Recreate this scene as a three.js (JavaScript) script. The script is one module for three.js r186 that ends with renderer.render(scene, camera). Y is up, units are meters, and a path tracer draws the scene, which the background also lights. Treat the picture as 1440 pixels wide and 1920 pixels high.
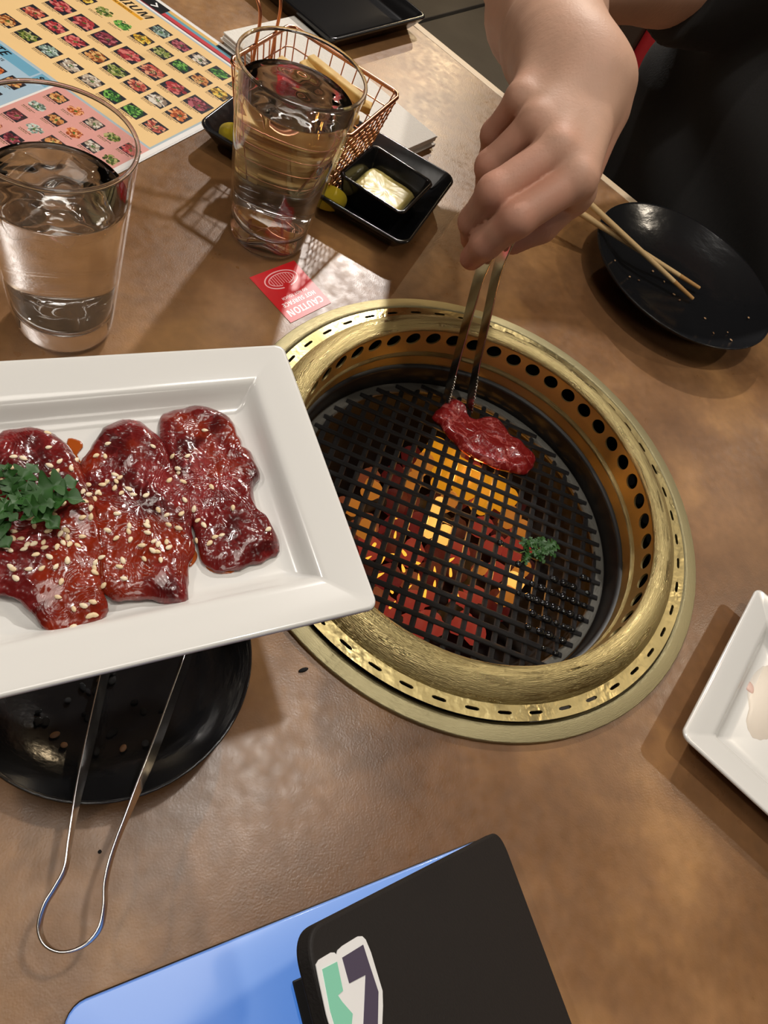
import * as THREE from 'three';
import { RoundedBoxGeometry } from 'three/addons/geometries/RoundedBoxGeometry.js';
import { RectAreaLightUniformsLib } from 'three/addons/lights/RectAreaLightUniformsLib.js';
import { mergeGeometries, mergeVertices } from 'three/addons/utils/BufferGeometryUtils.js';

// ------------------------------------------------------------------ camera
const scene = new THREE.Scene();
const FOCAL = 1345, PITCH = 0.95733, ROLL = 0.56779, CAM_H = 0.40465;
const fwd = new THREE.Vector3(0, -Math.sin(PITCH), -Math.cos(PITCH));
const right0 = new THREE.Vector3(1, 0, 0), up0 = new THREE.Vector3().crossVectors(right0, fwd);
const camR = right0.clone().multiplyScalar(Math.cos(ROLL)).addScaledVector(up0, Math.sin(ROLL));
const camU = right0.clone().multiplyScalar(-Math.sin(ROLL)).addScaledVector(up0, Math.cos(ROLL));
const camera = new THREE.PerspectiveCamera(2 * Math.atan(960 / FOCAL) * 180 / Math.PI, 1440 / 1920, 0.02, 50);
camera.position.set(0, CAM_H, 0);
camera.quaternion.setFromRotationMatrix(new THREE.Matrix4().makeBasis(camR, camU, fwd.clone().negate()));
scene.add(camera);
const renderer = new THREE.WebGLRenderer({ antialias: true });
renderer.toneMapping = THREE.LinearToneMapping;
renderer.toneMappingExposure = 0.83;
renderer.shadowMap.enabled = true;
RectAreaLightUniformsLib.init();

// ------------------------------------------------------------------ light: ceiling downlights (positions read from the table's glare and shadows)
scene.background = new THREE.Color(0x000000);
const CEIL = 1.75;
const LAMPS = [ // x, z, candela, colour, aim x, aim z
  [0.07, -0.52, 2.4, [1, 0.95, 0.88], 0.05, -0.35],
  [-0.72, -2.35, 13, [1, 0.94, 0.88], -0.05, -0.5],
  [1.35, -1.55, 2.2, [1, 0.86, 0.68], 0.1, -0.5],
  [-1.3, 0.3, 2.4, [1, 0.93, 0.85], -0.1, -0.4],
  [-1.15, -4.3, 6, [1, 0.75, 0.45], -0.3, -0.9],
];
const FILL_PANELS = [[-0.08, -0.04], [1.3, 0.9], [1.3, -3.0]];   // soft square ceiling panels of the restaurant

// ------------------------------------------------------------------ helpers
function rng(seed) { let s = seed >>> 0; return () => { s = (s + 0x6D2B79F5) | 0; let t = Math.imul(s ^ (s >>> 15), 1 | s); t = (t + Math.imul(t ^ (t >>> 7), 61 | t)) ^ t; return ((t ^ (t >>> 14)) >>> 0) / 4294967296; }; }
const V = (x, y, z) => new THREE.Vector3(x, y, z);
const clamp = (x, a = 0, b = 1) => Math.min(b, Math.max(a, x));
const smooth = (a, b, x) => { const t = clamp((x - a) / (b - a)); return t * t * (3 - 2 * t); };
const lerp = (a, b, t) => a + (b - a) * t;
function hash3(x, y, z) { let h = Math.imul(x, 374761393) + Math.imul(y, 668265263) + Math.imul(z, 2147483647 - 1274126177); h = Math.imul(h ^ (h >>> 13), 1274126177); return ((h ^ (h >>> 16)) >>> 0) / 4294967296; }
function noise3(x, y, z) {
  const X = Math.floor(x), Y = Math.floor(y), Z = Math.floor(z), fx = x - X, fy = y - Y, fz = z - Z;
  const u = fx * fx * (3 - 2 * fx), v = fy * fy * (3 - 2 * fy), w = fz * fz * (3 - 2 * fz);
  const g = (a, b, c) => hash3(X + a, Y + b, Z + c);
  return lerp(lerp(lerp(g(0, 0, 0), g(1, 0, 0), u), lerp(g(0, 1, 0), g(1, 1, 0), u), v), lerp(lerp(g(0, 0, 1), g(1, 0, 1), u), lerp(g(0, 1, 1), g(1, 1, 1), u), v), w);
}
// tileable 2-D noise: period in cells
function noiseT(x, y, p, s = 0) {
  const X = Math.floor(x), Y = Math.floor(y), fx = x - X, fy = y - Y, u = fx * fx * (3 - 2 * fx), v = fy * fy * (3 - 2 * fy);
  const m = (a) => ((a % p) + p) % p, g = (a, b) => hash3(m(X + a), m(Y + b), s);
  return lerp(lerp(g(0, 0), g(1, 0), u), lerp(g(0, 1), g(1, 1), u), v);
}
function fbmT(u, v, cells, oct, s = 0) { let a = 0, w = 0.5, t = 0, c = cells; for (let i = 0; i < oct; i++) { a += w * noiseT(u * c, v * c, c, s + i * 17); t += w; w *= 0.5; c *= 2; } return a / t; }
function pix(x, y, h = 0) { // the point at height h that shows at photo pixel (x, y)
  const d = rayDir(x, y); return camera.position.clone().addScaledVector(d, (h - CAM_H) / d.y);
}
function rayDir(x, y) { return fwd.clone().addScaledVector(camR, (x - 720) / FOCAL).addScaledVector(camU, -(y - 960) / FOCAL); }
function rayAt(x, y, dist) { return camera.position.clone().addScaledVector(rayDir(x, y).normalize(), dist); }
function dataTex(w, h, fn, srgb = true) {
  const a = new Uint8Array(w * h * 4);
  for (let j = 0; j < h; j++) for (let i = 0; i < w; i++) { const c = fn(i / w, j / h, i, j), k = (j * w + i) * 4; a[k] = clamp(c[0]) * 255; a[k + 1] = clamp(c[1]) * 255; a[k + 2] = clamp(c[2]) * 255; a[k + 3] = 255; }
  const t = new THREE.DataTexture(a, w, h); t.wrapS = t.wrapT = THREE.RepeatWrapping; t.magFilter = THREE.LinearFilter; t.minFilter = THREE.LinearMipmapLinearFilter; t.generateMipmaps = true;
  if (srgb) t.colorSpace = THREE.SRGBColorSpace; t.needsUpdate = true; return t;
}
function canvasTex(w, h, draw) {
  const c = document.createElement('canvas'); c.width = w; c.height = h; draw(c.getContext('2d'));
  const t = new THREE.CanvasTexture(c); t.colorSpace = THREE.SRGBColorSpace; t.anisotropy = 8; return t;
}
const rep = (t, n, m = n) => { const c = t.clone(); c.repeat.set(n, m); c.needsUpdate = true; return c; };
const lin = (r, g, b) => new THREE.Color().setRGB(r, g, b);
const std = (o) => new THREE.MeshStandardMaterial(o), phy = (o) => new THREE.MeshPhysicalMaterial(o);
const taken = new Map();
function numbered(n) { const k = taken.get(n) || 0; taken.set(n, k + 1); return k ? `${n}_${String(k).padStart(3, '0')}` : n; }
function shadows(m) { m.castShadow = true; m.receiveShadow = true; return m; }
function part(name, geo, m, parent, label) { const o = shadows(new THREE.Mesh(geo, m)); o.name = name; parent.add(o); if (label) o.userData.label = label; return o; }
function tag(o, label, category, group) { o.userData.label = label; o.userData.category = category; if (group) o.userData.group = group; return o; }
function thing(name, label, category, pos, group) { const g = new THREE.Group(); g.name = numbered(name); scene.add(g); if (pos) g.position.copy(pos); return tag(g, label, category, group); }
function solo(name, geo, m, label, category, group) { const o = shadows(new THREE.Mesh(geo, m)); o.name = numbered(name); scene.add(o); return tag(o, label, category, group); }
function struct(name, geo, m) { const o = shadows(new THREE.Mesh(geo, m)); o.name = name; o.userData.kind = 'structure'; scene.add(o); return o; }
function tube(pts, r, seg = 40, rad = 8, closed = false) { return new THREE.TubeGeometry(new THREE.CatmullRomCurve3(pts, closed, 'centripetal'), seg, r, rad, closed); }
function rod(a, b, r, rad = 8, r2 = r) { // a straight bar from a to b with closed ends
  const d = b.clone().sub(a), g = new THREE.CylinderGeometry(r2, r, d.length(), rad, 1); g.translate(0, d.length() / 2, 0);
  g.applyQuaternion(new THREE.Quaternion().setFromUnitVectors(V(0, 1, 0), d.normalize())); g.translate(a.x, a.y, a.z); return g;
}
function planarUV(g, scale = 1) { const p = g.attributes.position, uv = new Float32Array(p.count * 2); for (let i = 0; i < p.count; i++) { uv[2 * i] = p.getX(i) * scale; uv[2 * i + 1] = p.getZ(i) * scale; } g.setAttribute('uv', new THREE.BufferAttribute(uv, 2)); return g; }
function rrect(w, d, r, n = 6) { // rounded rectangle, w along x and d along z, counter-clockwise seen from above
  const a = []; r = Math.max(1e-5, Math.min(r, w / 2, d / 2));
  for (const [sx, sz, q] of [[1, -1, 3], [1, 1, 0], [-1, 1, 1], [-1, -1, 2]]) for (let i = 0; i <= n; i++) { const t = (q + i / n) * Math.PI / 2; a.push([sx * (w / 2 - r) + r * Math.cos(t), sz * (d / 2 - r) + r * Math.sin(t)]); }
  return a;
}
function loft(rings) { // rings: arrays of Vector3 with equal counts; the ends are capped
  const n = rings[0].length, pos = [], idx = [];
  for (const R of rings) for (const p of R) pos.push(p.x, p.y, p.z);
  for (let k = 0; k + 1 < rings.length; k++) for (let i = 0; i < n; i++) { const j = (i + 1) % n, a = k * n + i, b = k * n + j, c = a + n, d = b + n; idx.push(a, c, b, b, c, d); }
  for (const [k, flip] of [[0, true], [rings.length - 1, false]]) {
    const c = V(0, 0, 0); rings[k].forEach((p) => c.add(p)); c.divideScalar(n); const ci = pos.length / 3; pos.push(c.x, c.y, c.z);
    for (let i = 0; i < n; i++) { const j = (i + 1) % n, a = k * n + i, b = k * n + j; flip ? idx.push(ci, a, b) : idx.push(ci, b, a); }
  }
  const g = new THREE.BufferGeometry(); g.setAttribute('position', new THREE.Float32BufferAttribute(pos, 3)); g.setIndex(idx); g.computeVertexNormals(); return planarUV(g);
}
function dishGeo(w, d, r, prof) { // prof: [inset, y] from the centre of the underside, round the rim, to the centre of the well
  return loft(prof.map(([ins, y]) => rrect(w - 2 * ins, d - 2 * ins, Math.max(r - ins * 0.75, 0.0015)).map(([x, z]) => V(x, y, z))));
}
function surfaceNets(f, min, max, h) {
  const nx = Math.ceil((max.x - min.x) / h) + 1, ny = Math.ceil((max.y - min.y) / h) + 1, nz = Math.ceil((max.z - min.z) / h) + 1;
  const val = new Float32Array(nx * ny * nz), at = (i, j, k) => (k * ny + j) * nx + i;
  for (let k = 0; k < nz; k++) for (let j = 0; j < ny; j++) for (let i = 0; i < nx; i++) val[at(i, j, k)] = f(min.x + i * h, min.y + j * h, min.z + k * h);
  const cell = new Int32Array(nx * ny * nz).fill(-1), pos = [], idx = [];
  const C = [[0, 0, 0], [1, 0, 0], [0, 1, 0], [1, 1, 0], [0, 0, 1], [1, 0, 1], [0, 1, 1], [1, 1, 1]];
  const Ed = [[0, 1], [2, 3], [4, 5], [6, 7], [0, 2], [1, 3], [4, 6], [5, 7], [0, 4], [1, 5], [2, 6], [3, 7]];
  for (let k = 0; k + 1 < nz; k++) for (let j = 0; j + 1 < ny; j++) for (let i = 0; i + 1 < nx; i++) {
    const v = C.map((c) => val[at(i + c[0], j + c[1], k + c[2])]); let x = 0, y = 0, z = 0, n = 0;
    for (const [a, b] of Ed) if ((v[a] < 0) !== (v[b] < 0)) { const t = v[a] / (v[a] - v[b]); x += lerp(C[a][0], C[b][0], t); y += lerp(C[a][1], C[b][1], t); z += lerp(C[a][2], C[b][2], t); n++; }
    if (n) { cell[at(i, j, k)] = pos.length / 3; pos.push(min.x + (i + x / n) * h, min.y + (j + y / n) * h, min.z + (k + z / n) * h); }
  }
  const quad = (a, b, c, d, flip) => { if (a < 0 || b < 0 || c < 0 || d < 0) return; flip ? idx.push(a, c, b, a, d, c) : idx.push(a, b, c, a, c, d); };
  for (let k = 1; k + 1 < nz; k++) for (let j = 1; j + 1 < ny; j++) for (let i = 1; i + 1 < nx; i++) {
    const s = val[at(i, j, k)] < 0;
    if (s !== val[at(i + 1, j, k)] < 0) quad(cell[at(i, j - 1, k - 1)], cell[at(i, j, k - 1)], cell[at(i, j, k)], cell[at(i, j - 1, k)], !s);
    if (s !== val[at(i, j + 1, k)] < 0) quad(cell[at(i - 1, j, k - 1)], cell[at(i - 1, j, k)], cell[at(i, j, k)], cell[at(i, j, k - 1)], !s);
    if (s !== val[at(i, j, k + 1)] < 0) quad(cell[at(i - 1, j - 1, k)], cell[at(i, j - 1, k)], cell[at(i, j, k)], cell[at(i - 1, j, k)], !s);
  }
  const nor = new Float32Array(pos.length), e = h * 0.6;
  for (let q = 0; q < pos.length; q += 3) {
    const [x, y, z] = [pos[q], pos[q + 1], pos[q + 2]], n = V(f(x + e, y, z) - f(x - e, y, z), f(x, y + e, z) - f(x, y - e, z), f(x, y, z + e) - f(x, y, z - e)).normalize();
    nor[q] = n.x; nor[q + 1] = n.y; nor[q + 2] = n.z;
  }
  const g = new THREE.BufferGeometry(); g.setAttribute('position', new THREE.Float32BufferAttribute(pos, 3)); g.setAttribute('normal', new THREE.BufferAttribute(nor, 3)); g.setIndex(idx); return planarUV(g);
}
const smin = (a, b, k) => { const h = Math.max(k - Math.abs(a - b), 0) / k; return Math.min(a, b) - h * h * k * 0.25; };
function cap(a, b, ra, rb) { // signed distance to a tapered capsule
  const dx = b.x - a.x, dy = b.y - a.y, dz = b.z - a.z, L = dx * dx + dy * dy + dz * dz;
  return (x, y, z) => { const px = x - a.x, py = y - a.y, pz = z - a.z, t = clamp((px * dx + py * dy + pz * dz) / L), ex = px - dx * t, ey = py - dy * t, ez = pz - dz * t; return Math.sqrt(ex * ex + ey * ey + ez * ez) - (ra + (rb - ra) * t); };
}

// ------------------------------------------------------------------ shared textures and materials
const fineNoise = dataTex(256, 256, (u, v) => { const n = fbmT(u, v, 32, 3, 3); return [n, n, n]; }, false);
const coarseNoise = dataTex(256, 256, (u, v) => { const n = fbmT(u, v, 6, 5, 9); return [n, n, n]; }, false);
const tableMap = dataTex(1024, 1024, (u, v) => {
  const w1 = fbmT(u, v, 4, 4, 1), w2 = fbmT(u, v, 4, 4, 31);
  const a = fbmT(u + 0.12 * w1, v + 0.12 * w2, 6, 6, 5), b = fbmT(u + 0.06 * w2, v - 0.08 * w1, 14, 5, 77), c = fbmT(u, v, 160, 2, 55), f = fbmT(u, v, 3, 3, 99);
  const t = smooth(0.3, 0.7, a * 0.6 + b * 0.4), g = smooth(0.5, 0.75, b), k = 0.94 + 0.12 * c;
  return [k * (lerp(0.445, 0.605, t) + 0.045 * g + 0.03 * (f - 0.5)), k * (lerp(0.31, 0.45, t) + 0.035 * g + 0.03 * (f - 0.5)), k * (lerp(0.185, 0.30, t) + 0.01 * g + 0.06 * (f - 0.5))];
});
const tableGrain = dataTex(512, 512, (u, v) => { const n = fbmT(u, v, 170, 2, 8); return [n, n, n]; }, false);
const tableRough = dataTex(512, 512, (u, v) => { const n = 0.2 + 0.14 * fbmT(u, v, 10, 4, 21) + 0.14 * fbmT(u, v, 120, 2, 2); return [n, n, n]; }, false);
const M = {
  table: phy({ map: rep(tableMap, 1.1), bumpMap: rep(tableGrain, 8), bumpScale: 0.00005, roughnessMap: rep(tableRough, 1.7), roughness: 1 }),
  edgeWood: std({ color: lin(0.62, 0.47, 0.3), roughness: 0.5, bumpMap: rep(fineNoise, 4, 30), bumpScale: 0.0002 }),
  brass: std({ color: lin(0.5, 0.405, 0.19), metalness: 1, roughnessMap: rep(coarseNoise, 5), roughness: 0.72, bumpMap: rep(fineNoise, 9), bumpScale: 0.00036 }),
  brassFlange: std({ color: lin(0.4, 0.35, 0.2), metalness: 1, roughness: 0.5, bumpMap: rep(fineNoise, 12), bumpScale: 0.0001 }),
  black: std({ color: lin(0.012, 0.011, 0.011), roughness: 0.45 }),
  blackIron: std({ color: lin(0.022, 0.021, 0.022), roughness: 0.34, metalness: 0.25, bumpMap: rep(fineNoise, 14), bumpScale: 0.0003 }),
  soot: std({ color: lin(0.006, 0.0055, 0.0055), roughness: 0.9 }),
  greyRing: std({ color: lin(0.11, 0.105, 0.09), metalness: 0.6, roughness: 0.55, bumpMap: rep(fineNoise, 8), bumpScale: 0.0002 }),
  porcelain: phy({ color: lin(0.76, 0.75, 0.72), roughness: 0.22, clearcoat: 0.6, clearcoatRoughness: 0.08 }),
  blackGlaze: phy({ color: lin(0.009, 0.0095, 0.011), roughness: 0.2, bumpMap: rep(coarseNoise, 6), bumpScale: 0.0003 }),
  blackLacquer: phy({ color: lin(0.008, 0.008, 0.009), roughness: 0.16 }),
  steel: std({ color: lin(0.72, 0.71, 0.7), metalness: 1, roughness: 0.22 }),
  copper: std({ color: lin(0.72, 0.33, 0.19), metalness: 1, roughness: 0.28 }),
  glass: phy({ color: 0xffffff, transmission: 1, thickness: 0, ior: 1.5, roughness: 0.0 }),
  glassSolid: phy({ color: 0xffffff, transmission: 1, thickness: 0.012, ior: 1.5, roughness: 0.0 }),
  water: phy({ color: 0xffffff, transmission: 1, thickness: 0.05, ior: 1.33, roughness: 0.0 }),
  ice: phy({ color: 0xffffff, transmission: 1, thickness: 0, ior: 1.31, roughness: 0.0 }),
  napkin: std({ color: lin(0.8, 0.76, 0.69), roughness: 0.95, bumpMap: rep(fineNoise, 20), bumpScale: 0.0003 }),
  chopstick: std({ color: lin(0.72, 0.5, 0.24), roughness: 0.6 }),
  chopTip: std({ color: lin(0.5, 0.27, 0.09), roughness: 0.55 }),
  sesame: std({ color: lin(0.78, 0.6, 0.36), roughness: 0.5 }),
  leaf: phy({ color: lin(0.022, 0.085, 0.012), roughness: 0.5, side: THREE.DoubleSide }),
  stem: std({ color: lin(0.12, 0.26, 0.06), roughness: 0.5 }),
  fries: std({ map: rep(dataTex(128, 128, (u, v) => { const n = fbmT(u, v, 6, 4, 61); return [0.82 + 0.13 * n, 0.64 + 0.2 * n, 0.33 + 0.24 * n]; }), 20), roughness: 0.55 }),
  lemon: std({ color: lin(0.75, 0.55, 0.02), roughness: 0.4, bumpMap: rep(fineNoise, 20), bumpScale: 0.0004 }),
  sauce: phy({ color: lin(0.6, 0.5, 0.17), roughness: 0.35, clearcoat: 0.4, clearcoatRoughness: 0.1 }),
  floor: std({ map: rep(dataTex(256, 256, (u, v) => { const n = fbmT(u, v, 6, 5, 41), k = 0.48 + 0.16 * n; return [k, k * 0.97, k * 0.93]; }), 0.8), roughness: 0.55 }),
  joint: std({ color: lin(0.02, 0.02, 0.02), roughness: 0.9 }),
  wall: std({ color: lin(0.42, 0.35, 0.28), roughness: 0.8 }),
  ceiling: std({ color: lin(0.5, 0.47, 0.43), roughness: 0.9 }),
};

// ------------------------------------------------------------------ the room
const FLOOR = -0.75;
{
  const ja = pix(806, 36, FLOOR), jb = pix(920, 6, FLOOR), yaw = Math.atan2(jb.x - ja.x, jb.z - ja.z), q = new THREE.Quaternion().setFromAxisAngle(V(0, 1, 0), yaw);
  const fl = struct('floor', new THREE.BoxGeometry(9, 0.1, 9).translate(0, FLOOR - 0.062, -1), M.joint);
  const slab = planarUV(new RoundedBoxGeometry(1.185, 0.03, 1.185, 1, 0.004));
  const ex = V(1, 0, 0).applyQuaternion(q), ez = V(0, 0, 1).applyQuaternion(q);
  for (let i = -4; i < 4; i++) for (let j = -4; j < 4; j++) {
    const p = ja.clone().addScaledVector(ex, (i + 0.5) * 1.2).addScaledVector(ez, (j + 0.3) * 1.2);
    if (Math.abs(p.x) > 3.6 || p.z > 2.4 || p.z < -4.6) continue;
    const s = part('floor_slab', slab, M.floor, fl); s.position.set(p.x, FLOOR - 0.013, p.z); s.quaternion.copy(q);
  }
  struct('ceiling', new THREE.BoxGeometry(9.2, 0.1, 9.2).translate(0, CEIL + 0.05, -1), M.ceiling);
  struct('wall_back', new THREE.BoxGeometry(9.2, 2.6, 0.1).translate(0, 0.5, -5.5), M.wall);
  struct('wall_front', new THREE.BoxGeometry(9.2, 2.6, 0.1).translate(0, 0.5, 3.5), M.wall);
  struct('wall_left', new THREE.BoxGeometry(0.1, 2.6, 9).translate(-4.55, 0.5, -1), M.wall);
  struct('wall_right', new THREE.BoxGeometry(0.1, 2.6, 9).translate(4.55, 0.5, -1), M.wall);
}
LAMPS.forEach(([x, z, cd, col, ax, az], i) => {
  const t = thing('ceiling_downlight', ['black cylindrical ceiling downlight directly above the table grill', 'black ceiling downlight in the aisle behind the seated diner', 'black ceiling downlight above the aisle beside the emptied plate', 'black ceiling downlight on the photographer\'s side of the table', 'black warm tinted ceiling downlight far down the aisle near the back wall'][i], 'ceiling lamp', V(x, CEIL, z), 'ceiling downlights');
  const aim = V(ax - x, -CEIL, az - z).normalize(), q = new THREE.Quaternion().setFromUnitVectors(V(0, -1, 0), aim);
  part('mounting_plate', new THREE.CylinderGeometry(0.05, 0.05, 0.012, 24).translate(0, -0.006, 0), M.black, t);
  part('stem', new THREE.CylinderGeometry(0.008, 0.008, 0.05, 10).translate(0, -0.035, 0), M.black, t);
  const can = part('housing', new THREE.LatheGeometry([[0, 0.05], [0.045, 0.05], [0.05, 0.04], [0.05, -0.06], [0.047, -0.06], [0.045, -0.03], [0, -0.03]].map((a) => new THREE.Vector2(...a)), 28), M.black, t);
  can.position.y = -0.1; can.quaternion.copy(q);
  const bulb = part('lamp_lens', new THREE.CylinderGeometry(0.042, 0.042, 0.004, 24).translate(0, -0.034, 0), std({ color: 0x000000, emissive: lin(...col), emissiveIntensity: 12 }), can);
  const L = new THREE.SpotLight(lin(...col), cd, 0, 0.95, 0.6, 2); L.position.set(x, CEIL - 0.1, z).addScaledVector(aim, 0.065); L.target.position.set(ax, 0, az); L.shadow.radius = 1.8; L.castShadow = true; L.name = numbered('downlight_beam');
  scene.add(L, L.target); bulb.castShadow = false;
});
FILL_PANELS.forEach(([x, z], i) => {
  const t = thing('ceiling_panel', ['white square ceiling light panel straight above the tablet', 'white square ceiling light panel behind the photographer', 'white square ceiling light panel near the back wall'][i], 'ceiling light', V(x, CEIL, z), 'square ceiling light panels');
  part('frame', dishGeo(0.64, 0.64, 0.01, [[0, -0.001], [0, -0.02], [0.02, -0.02]]), M.ceiling, t);
  part('light_diffuser', new THREE.BoxGeometry(0.6, 0.004, 0.6).translate(0, -0.022, 0), std({ color: 0x111111, emissive: lin(1, 0.93, 0.84), emissiveIntensity: 1.2 }), t);
  const L = new THREE.RectAreaLight(lin(1, 0.92, 0.82), 4.5, 0.6, 0.6); L.position.set(x, CEIL - 0.027, z); L.lookAt(x, -1, z); L.name = numbered('panel_light'); scene.add(L);
});

// ------------------------------------------------------------------ the table
const GR = V(0.04886, 0, -0.349);               // centre of the grill
const EX = V(0.9735, 0, 0.2287), EZ = V(-0.2287, 0, 0.9735);   // along and across the table
{
  const t = thing('dining_table', 'brown mottled laminate dining table with a pale wood edge and a round grill opening', 'table', V(GR.x, 0, GR.z));
  const yaw = Math.atan2(-EX.z, EX.x); t.rotation.y = yaw;
  const W = 1.7, D = 0.925, edge = 0.013;
  const sh = new THREE.Shape([[-W / 2, -D / 2], [W / 2, -D / 2], [W / 2, D / 2], [-W / 2, D / 2]].map((a) => new THREE.Vector2(...a)));
  const hole = new THREE.Path(); hole.absarc(0, 0, 0.172, 0, Math.PI * 2, true); sh.holes.push(hole);
  const top = new THREE.ExtrudeGeometry(sh, { depth: 0.035, bevelEnabled: false, curveSegments: 64 }); top.rotateX(Math.PI / 2);
  part('tabletop', planarUV(top), M.table, t);
  for (const s of [-1, 1]) {
    part('edge_strip', planarUV(new RoundedBoxGeometry(W + 2 * edge, 0.037, edge, 2, 0.002).translate(0, -0.0182, s * (D / 2 + edge / 2))), M.edgeWood, t, 'pale wood edge strip');
    part('edge_strip', planarUV(new RoundedBoxGeometry(edge, 0.037, D, 2, 0.002).translate(s * (W / 2 + edge / 2), -0.0182, 0)), M.edgeWood, t, 'pale wood edge strip');
    part('leg', new RoundedBoxGeometry(0.07, 0.69, 0.07, 2, 0.004).translate(s * 0.72, -0.38, 0), M.black, t);
    part('foot', new RoundedBoxGeometry(0.07, 0.03, 0.6, 2, 0.006).translate(s * 0.72, -0.735, 0), M.black, t);
  }
}

// ------------------------------------------------------------------ the grill
const lathe = (pts, seg = 96) => new THREE.LatheGeometry(pts.map((a) => new THREE.Vector2(...a)), seg);
{
  const t = thing('table_grill', 'round brass rimmed gas grill set into the tabletop, fire burning inside', 'grill', V(GR.x, 0, GR.z));
  part('flange', lathe([[0.172, -0.004], [0.1852, 0.0002], [0.1852, 0.0028], [0.1845, 0.0036], [0.1765, 0.0046], [0.1748, 0.0042], [0.1735, 0.0005], [0.172, 0.0002], [0.172, -0.004]]), M.brassFlange, t, 'dull brass outer flange');
  // pierced sheets: each of 48 sectors is a rectangle with a hole, mapped round the ring; the holes have lips
  const pierced = (u0, v0, v1, shapeHole, lip, map) => {
    const pos = [], idx = [], N = 28, du = Math.PI * 2 / 48;
    for (let k = 0; k < 48; k++) {
      const uc = u0 + k * du, vc = shapeHole.v, b0 = pos.length / 3;
      for (let i = 0; i < N; i++) {
        const a = (i + 0.5) / N * Math.PI * 2, c = Math.cos(a), s = Math.sin(a), h = shapeHole.at(c, s);
        const ru = Math.abs(c) < 1e-6 ? 1e9 : du / 2 / Math.abs(c * shapeHole.toU), rv = Math.abs(s) < 1e-6 ? 1e9 : (s > 0 ? v1 - vc : vc - v0) / Math.abs(s), q = Math.min(ru, rv);
        pos.push(...map(uc + h[0] * shapeHole.toU, vc + h[1], lip), ...map(uc + h[0] * shapeHole.toU, vc + h[1], 0), ...map(uc + c * q * shapeHole.toU, vc + s * q, 0));
      }
      for (const [su, sv] of [[-1, v0], [1, v0], [1, v1], [-1, v1]]) pos.push(...map(uc + su * du / 2, sv, 0));
      for (let i = 0; i < N; i++) { const j = (i + 1) % N, p = b0 + 3 * i, q = b0 + 3 * j; idx.push(p, p + 1, q, q, p + 1, q + 1, p + 1, p + 2, q + 1, q + 1, p + 2, q + 2); }
      const cs = b0 + 3 * N; // the corner triangles
      const corner = (ci, su, sv) => { for (let i = 0; i < N; i++) { const j = (i + 1) % N, ai = (i + 0.5) / N * Math.PI * 2, aj = (j + 0.5) / N * Math.PI * 2, av = Math.atan2((sv > 0 ? v1 - vc : v0 - vc), su * du / 2 / shapeHole.toU), n = (x) => ((x % (Math.PI * 2)) + Math.PI * 2) % (Math.PI * 2); if (n(av - ai) < n(aj - ai)) idx.push(b0 + 3 * i + 2, cs + ci, b0 + 3 * j + 2); } };
      corner(0, -1, -1); corner(1, 1, -1); corner(2, 1, 1); corner(3, -1, 1);
    }
    const g = new THREE.BufferGeometry(); g.setAttribute('position', new THREE.Float32BufferAttribute(pos, 3)); g.setIndex(idx); const f = g.toNonIndexed(); f.computeVertexNormals(); return f;
  };
  const slot = { v: 0.1673, toU: 1 / 0.1673, at: (c, s) => { const q = Math.min(0.0047 / Math.max(1e-6, Math.abs(c)), 0.0011 / Math.max(1e-6, Math.abs(s))); return [c * q, s * q]; } };
  part('slotted_ring', planarUV(pierced(0.021, 0.1615, 0.1725, slot, -0.002, (u, v, l) => [Math.cos(u) * v, 0.0056 + l, Math.sin(u) * v])), M.brass, t, 'brass ring pierced by short dark slots');
  part('dome_ring', lathe([[0.1627, 0.0045], [0.1622, 0.0062], [0.1610, 0.0090], [0.1585, 0.0125], [0.155, 0.0155], [0.151, 0.0178], [0.147, 0.0186], [0.1435, 0.0180], [0.1412, 0.0168], [0.1402, 0.0150], [0.1402, 0.0128], [0.1418, 0.0126], [0.1425, 0.0150], [0.147, 0.0165], [0.153, 0.0145], [0.158, 0.01], [0.161, 0.004]]), M.brass, t, 'polished brass rounded rim');
  const round = { v: 0.0035, toU: 1 / 0.1408, at: (c, s) => [c * 0.0062, s * 0.0064] };
  part('inner_wall', pierced(0.08, -0.031, 0.0136, round, 0.0015, (u, v, l) => [Math.cos(u) * (0.1408 + l), v, Math.sin(u) * (0.1408 + l)]), M.brass, t, 'brass inner wall with a row of round holes');
  part('bead', lathe([[0.1408, -0.012], [0.1398, -0.0135], [0.1395, -0.015], [0.1398, -0.0165], [0.1408, -0.018]]), M.brass, t);
  part('seat_ring', lathe([[0.1409, -0.028], [0.1385, -0.029], [0.1375, -0.031], [0.1385, -0.045], [0.138, -0.056], [0.134, -0.057], [0.134, -0.062], [0.1412, -0.062], [0.1412, -0.028]]), M.black, t, 'black iron seat ring');
  part('housing', lathe([[0, -0.17], [0.16, -0.17], [0.162, -0.165], [0.162, -0.006], [0.1605, -0.006], [0.159, -0.15], [0, -0.15]]), M.soot, t);
  part('fire_pot', lathe([[0, -0.137], [0.08, -0.137], [0.118, -0.125], [0.134, -0.09], [0.1345, -0.062], [0.138, -0.062], [0.138, -0.09], [0.12, -0.13], [0.08, -0.142], [0, -0.142]]), M.soot, t, 'sooty black fire pot');
}
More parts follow.
